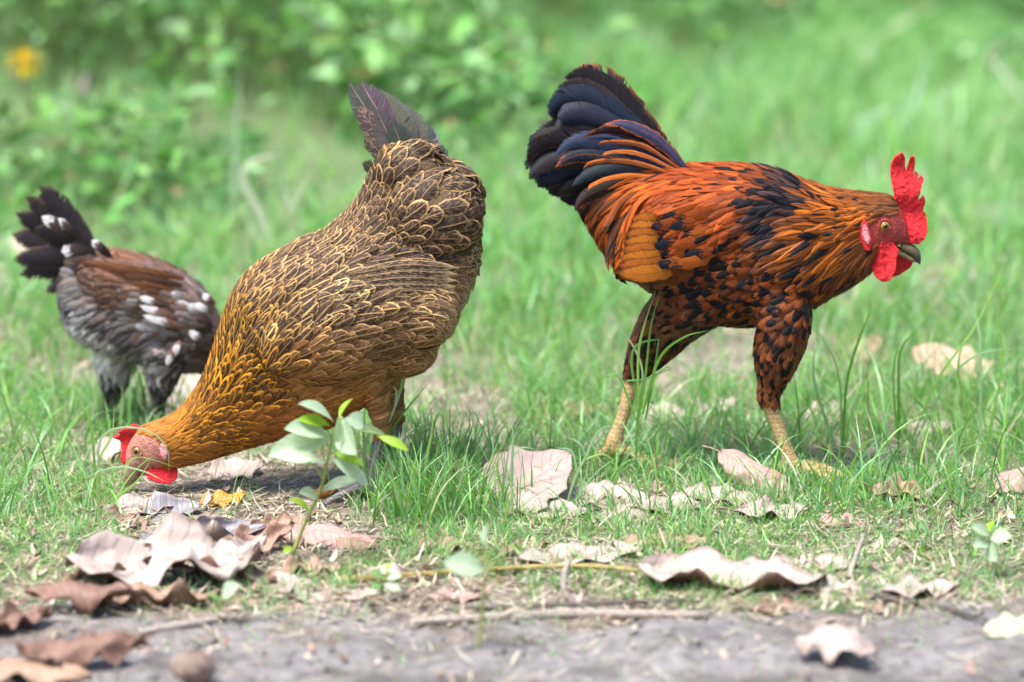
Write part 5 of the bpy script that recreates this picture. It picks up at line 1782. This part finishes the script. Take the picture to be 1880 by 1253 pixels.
def weed(stem_px, y, leaves, label, rad=.0032, base_z=True, name='weed', group='small weeds', mat_stem=None):
    b = P(*stem_px[0], y)
    o = empty(name, (b.x, y, float(ground_h(b.x, y))), label, 'weed', group)
    pts = [np.array(P(a, c, y)) for a, c in stem_px]
    pts[0][2] = float(ground_h(b.x, y)) - .004
    stem(o, pts, list(np.linspace(rad, rad * .55, len(pts))), mat_stem or M['weed_stem'])
    for (x0, y0, dy0, x1, y1, dy1, w, m, roll) in leaves:
        weed_leaf(o, P(x0, y0, y + dy0), P(x1, y1, y + dy1), w / 1000 * 1.08, M[m], .08, roll)
    return o


yw = G(530, 1015).y
weed([(530, 1015), (560, 960), (588, 900), (600, 850), (612, 800), (628, 765)], yw, [
    (612, 775, 0, 548, 742, -.02, 24, 'weed_pale', .5), (622, 770, 0, 648, 732, .02, 12, 'weed_lime', .3), (606, 782, 0, 546, 770, -.02, 15, 'weed_lime', .9),
    (604, 800, 0, 522, 788, -.03, 28, 'weed_pale', .8), (604, 806, 0, 492, 838, -.03, 30, 'weed_pale', .9), (600, 850, 0, 500, 836, .02, 18, 'weed_pale', .9),
    (622, 766, 0, 612, 812, -.04, 27, 'weed_pale', 1.2), (630, 768, 0, 655, 835, -.045, 34, 'weed_pale', -1.2), (632, 770, 0, 668, 782, .01, 24, 'weed_pale', -.9),
    (636, 790, 0, 708, 800, .02, 14, 'weed_pale', .8), (690, 800, .02, 750, 828, .01, 12, 'weed_lime', -.8), (612, 830, 0, 668, 856, -.02, 15, 'weed_lime', -.7),
    (606, 840, 0, 676, 892, -.01, 18, 'weed_pale', -.8), (585, 905, 0, 660, 880, .02, 16, 'weed_pale', -.6), (585, 915, 0, 548, 905, -.02, 18, 'weed_pale', .8), (570, 940, 0, 530, 915, .0, 10, 'weed_lime', .5),
    (535, 1005, 0, 520, 1015, -.015, 9, 'weed_lime', .5), (590, 880, 0, 565, 850, -.01, 18, 'weed_green', .3)],
    'leafy green weed with pale leaves growing in front of the hen', .0025)
yb = G(888, 1175).y
weed([(878, 1165), (886, 1110), (890, 1060), (896, 1000)], yb, [
    (890, 1050, 0, 815, 1035, -.01, 30, 'weed_pale', .9), (896, 1005, 0, 898, 962, .01, 26, 'weed_pale', 1.2), (892, 1020, 0, 930, 1010, .0, 9, 'weed_green', .4), (889, 1060, 0, 925, 1075, .0, 9, 'weed_lime', .4), (890, 1040, 0, 935, 1030, .01, 9, 'weed_lime', .3)],
    'blurred seedling with two round pale leaves near the middle bottom', .0022)
yc = G(1810, 1045).y
weed([(1812, 1045), (1815, 1005), (1818, 975)], yc, [
    (1817, 985, 0, 1782, 968, -.01, 16, 'weed_pale', .8), (1817, 990, 0, 1856, 985, -.01, 20, 'weed_pale', -.8), (1815, 995, 0, 1785, 1002, -.02, 16, 'weed_pale', .9), (1816, 998, 0, 1830, 1032, -.02, 18, 'weed_pale', -1.1), (1818, 978, 0, 1825, 955, .01, 12, 'weed_lime', .5)],
    'small four leaved seedling at lower right', .002)
yd = G(405, 1122).y
weed([(402, 1122), (404, 1105), (408, 1092)], yd, [
    (406, 1100, 0, 440, 1075, -.01, 22, 'weed_pale', -.9), (404, 1104, 0, 382, 1092, 0, 9, 'weed_green', .5), (404, 1108, 0, 452, 1098, .0, 9, 'weed_lime', .4)],
    'tiny seedling with one round pale leaf in front of the largest leaf', .0018)
ye = G(700, 1085).y
weed([(700, 1092), (704, 1070), (712, 1050)], ye, [
    (706, 1064, 0, 678, 1050, 0, 12, 'weed_green', .6), (706, 1064, 0, 738, 1058, 0, 12, 'weed_pale', -.6), (710, 1054, 0, 724, 1030, .01, 11, 'weed_lime', .5), (704, 1074, 0, 735, 1085, -.01, 12, 'weed_pale', -.6), (704, 1072, 0, 680, 1080, -.01, 10, 'weed_green', .6)],
    'tiny green seedling over the left end of the olive twig', .0018)
yf = G(1370, 1240).y


# ------------------------------------------------------------------ single grass plants that stand out
def grass_plant(label, y, items, cols, base_px, group='single grass plants'):
    """items: lists of pixels along one blade, with width mm"""
    b = P(*base_px, y)
    o = empty('grass_plant', (b.x, y, float(ground_h(b.x, y))), label, 'grass plant', group)
    o0 = np.array(o.location)
    for k, (pts, w, dy) in enumerate(items):
        C = catmull(np.array([P(a, c, y + dy * i / max(1, len(pts) - 1)) for i, (a, c) in enumerate(pts)]), 12)
        T = np.gradient(C, axis=0)
        T /= np.linalg.norm(T, axis=1)[:, None]
        S = np.cross(T, (.25 * math.sin(k * 2.1), -1, .3))
        S /= np.linalg.norm(S, axis=1)[:, None]
        t = np.linspace(0, 1, 12)
        hw = w / 2000 * np.interp(t, [0, .2, .6, 1], [.8, 1, .8, .06])
        N = np.cross(S, T)
        V = np.stack([C - S * hw[:, None], C + N * (hw * .35)[:, None], C + S * hw[:, None]], 1).reshape(-1, 3) - o0
        c = cols[k % len(cols)]
        me = mesh_np('blade', V, grid_faces(12, 3), [M['grass']], attrs={'col': np.tile(np.array([c]), (36, 1))})
        bl = bpy.data.objects.new('blade', me)
        COL.objects.link(bl)
        bl.parent = o
    return o


g1, g2, g3, g4 = (.14, .34, .04), (.24, .42, .09), (.30, .44, .26), (.10, .27, .06)
yr = G(1175, 850).y - .09
grass_plant('grass plant with long arching blades in front of the rooster\'s rear leg', yr, [
    ([(1172, 888), (1168, 820), (1172, 750), (1182, 690)], 3.4, 0), ([(1170, 780), (1185, 690), (1195, 600), (1212, 535)], 3.2, 0), ([(1172, 750), (1172, 650), (1185, 590), (1205, 530)], 3.4, -.01), ([(1180, 760), (1210, 660), (1255, 620), (1302, 607)], 3.6, -.02),
    ([(1170, 740), (1160, 650), (1195, 625), (1253, 630)], 3.2, .01), ([(1185, 740), (1205, 690), (1230, 678), (1222, 672)], 3, .0), ([(1170, 760), (1180, 690), (1165, 640), (1130, 595)], 3, .02), ([(1185, 770), (1200, 690), (1210, 620), (1212, 575)], 3, .01),
    ([(1150, 700), (1190, 695), (1230, 670)], 3, .0), ([(1175, 790), (1140, 700), (1120, 690), (1100, 700)], 2.6, .0)], [g4, g1, g2, g1, g4, g2, g3, g4], (1172, 885))
yh = G(700, 905).y
grass_plant('jointed grass stalk rising before the hen\'s belly', yh, [
    ([(672, 905), (690, 830), (716, 770), (735, 720), (742, 670), (748, 640)], 3.2, 0), ([(735, 720), (742, 690), (735, 665), (700, 662), (675, 680)], 3, -.01), ([(725, 745), (728, 720), (720, 708)], 3, 0), ([(666, 905), (668, 830), (668, 790), (669, 752)], 4.2, 0), ([(668, 900), (670, 820), (690, 775), (704, 755)], 4.2, 0),
    ([(690, 900), (700, 860), (712, 800), (760, 735), (790, 700)], 3, .03), ([(715, 900), (730, 830), (760, 790), (790, 775)], 3, .03)], [g3, g2, g3, g2, g3, g1], (690, 905))
yk = G(200, 905).y
grass_plant('bent grass blades arching over the hen\'s head', yk - .05, [
    ([(182, 925), (183, 870), (182, 810), (215, 786), (270, 790), (306, 820), (310, 865)], 3.0, -.02), ([(172, 925), (160, 880), (215, 858), (265, 866), (302, 884)], 3.2, -.02), ([(195, 925), (225, 905), (255, 880), (280, 838)], 3.2, 0), ([(178, 925), (180, 850), (205, 800), (210, 745)], 3.2, .02),
    ([(174, 925), (172, 830), (160, 760), (130, 720)], 3.4, .02), ([(190, 925), (225, 880), (250, 840), (330, 860)], 2.2, 0)], [g3, g3, g2, g2, g1, g2], (180, 908))
grass_plant('pale bent grass stem right of the big oval leaf', G(1045, 915).y - .03, [
    ([(1040, 928), (1055, 880), (1075, 840), (1100, 790), (1135, 782)], 3.4, 0), ([(1075, 840), (1065, 815), (1035, 800)], 2.6, 0), ([(1070, 845), (1110, 835), (1135, 860)], 2.8, 0), ([(1060, 870), (1050, 830), (1020, 822)], 2.8, 0)], [g3, g3, g2], (1042, 915))
grass_plant('tall green grass blades standing left of the big oval leaf', G(778, 915).y - .04, [
    ([(778, 932), (782, 850), (792, 800), (795, 760)], 4, 0), ([(776, 932), (748, 840), (730, 800)], 3, 0), ([(780, 932), (800, 880), (822, 850)], 2.8, 0)], [g2, g3, g2], (778, 930))
grass_plant('upright grass blades standing before the big oval leaf', G(938, 920).y - .04, [
    ([(940, 935), (940, 860), (942, 800), (938, 770)], 3.6, 0), ([(934, 935), (914, 870), (916, 830)], 3.6, 0), ([(940, 880), (942, 840), (960, 822), (990, 828)], 2.6, 0)], [g3, g2, g3], (938, 933))
grass_plant('tuft of long blades right of the rooster\'s forward leg', G(1545, 840).y, [
    ([(1548, 845), (1555, 700), (1590, 590), (1610, 555)], 4, .03), ([(1545, 845), (1540, 690), (1500, 600)], 3, .03), ([(1542, 845), (1495, 700), (1500, 620)], 3.6, .04)], [g1, g2, g3], (1545, 845))
grass_plant('tuft of long blades in front of the large pinkish orange leaf', G(1655, 840).y, [
    ([(1650, 845), (1650, 720), (1655, 640), (1700, 590)], 4, 0), ([(1652, 845), (1640, 700), (1650, 620)], 3.6, 0), ([(1660, 845), (1720, 700), (1790, 600), (1850, 470)], 4, .05), ([(1662, 845), (1740, 700), (1800, 650), (1870, 640)], 3.4, 0)], [g1, g2, g2, g3], (1655, 845))
grass_plant('tuft of long blades beside the right end of the large pinkish orange leaf', G(1800, 840).y, [
    ([(1795, 845), (1760, 690), (1770, 620)], 3.6, 0), ([(1800, 845), (1800, 640), (1790, 570)], 3.6, .04), ([(1805, 845), (1840, 660), (1820, 540)], 3.6, .04)], [g2, g3, g1], (1800, 845))
yS = G(545, 560).y
o = grass_plant('three pronged pale grass seed head standing left of the hen\'s back', yS, [
    ([(565, 564), (558, 510), (548, 440), (532, 395), (470, 370)], 4, 0), ([(532, 392), (524, 360), (522, 325)], 5, 0), ([(532, 392), (552, 350), (572, 312)], 4.5, 0), ([(530, 392), (505, 350), (480, 320)], 4, 0)], [(.34, .42, .24), (.55, .56, .50), (.45, .5, .38), (.25, .3, .14)], (560, 560))
ys2 = G(470, 470).y
grass_plant('broad pale dry blade arching left of the hen\'s back', ys2, [
    ([(505, 470), (480, 400), (445, 330), (465, 295), (520, 285)], 12, 0)], [(.62, .62, .52)], (505, 480))
for k, (lab, pts, w, c) in enumerate([
        ('tall upright pale blade in front of the ground cover', [(425, 400), (432, 280), (440, 130)], 12, (.40, .52, .38)),
        ('slanting bright green blade right of the tall upright blade', [(440, 330), (490, 230), (540, 150)], 9, (.20, .42, .07)),
        ('broad pale blade standing far back at upper right', [(1665, 240), (1690, 150), (1710, 75)], 12, (.55, .66, .56)),
        ('bent dry stalk far back at the right edge', [(1880, 190), (1840, 130), (1815, 100), (1850, 75)], 14, (.68, .66, .56)),
        ('slanting dry stalk across the upper right', [(1600, 80), (1660, 40), (1725, 5)], 12, (.62, .64, .48)),
        ('broad pale blade lying in the grass at upper right', [(1570, 235), (1610, 210), (1650, 190)], 14, (.55, .66, .58)),
        ('long pale blade leaning behind the rooster\'s tail', [(1245, 250), (1290, 190), (1300, 130)], 10, (.45, .58, .40))]):
    yy = G(pts[0][0], pts[0][1] + 30).y
    pts = [(pts[0][0], pts[0][1] + 32)] + pts
    grass_plant(lab, yy, [(pts, w, 0)], [c], pts[0])


# ------------------------------------------------------------------ yellow flower in the ground cover
def flower():
    y = 2.15
    c = P(46, 115, y)
    o = empty('flower', (c.x, y, float(ground_h(c.x, y))), 'single yellow daisy flower in the ground cover at upper left', 'flower')
    stem(o, [np.array([c.x + .01, y, float(ground_h(c.x, y))]), np.array(c) + (.004, .005, -.06), np.array(c)], [.002, .0018, .0018], M['weed_stem'])
    my = m_plain('petal_yellow', (.85, .60, .01), .5, .1, 80, trans=.3)
    for k in range(11):
        a = k / 11 * 2 * math.pi
        d = np.array([math.cos(a), -.25, math.sin(a) * .8])
        ob = weed_leaf(o, np.array(c), np.array(c) + d * .034, .017, my, .1, 0, 'petal')
    v, f = ellipsoid_data(np.array(c) + (0, -.004, 0) - np.array(o.location), .009, .006, .009)
    me = py_mesh('flower_centre', [(v, f)])
    me.materials.append(m_plain('disc_orange', (.75, .45, .01), .6))
    d = bpy.data.objects.new('flower_centre', me)
    COL.objects.link(d)
    d.parent = o


flower()
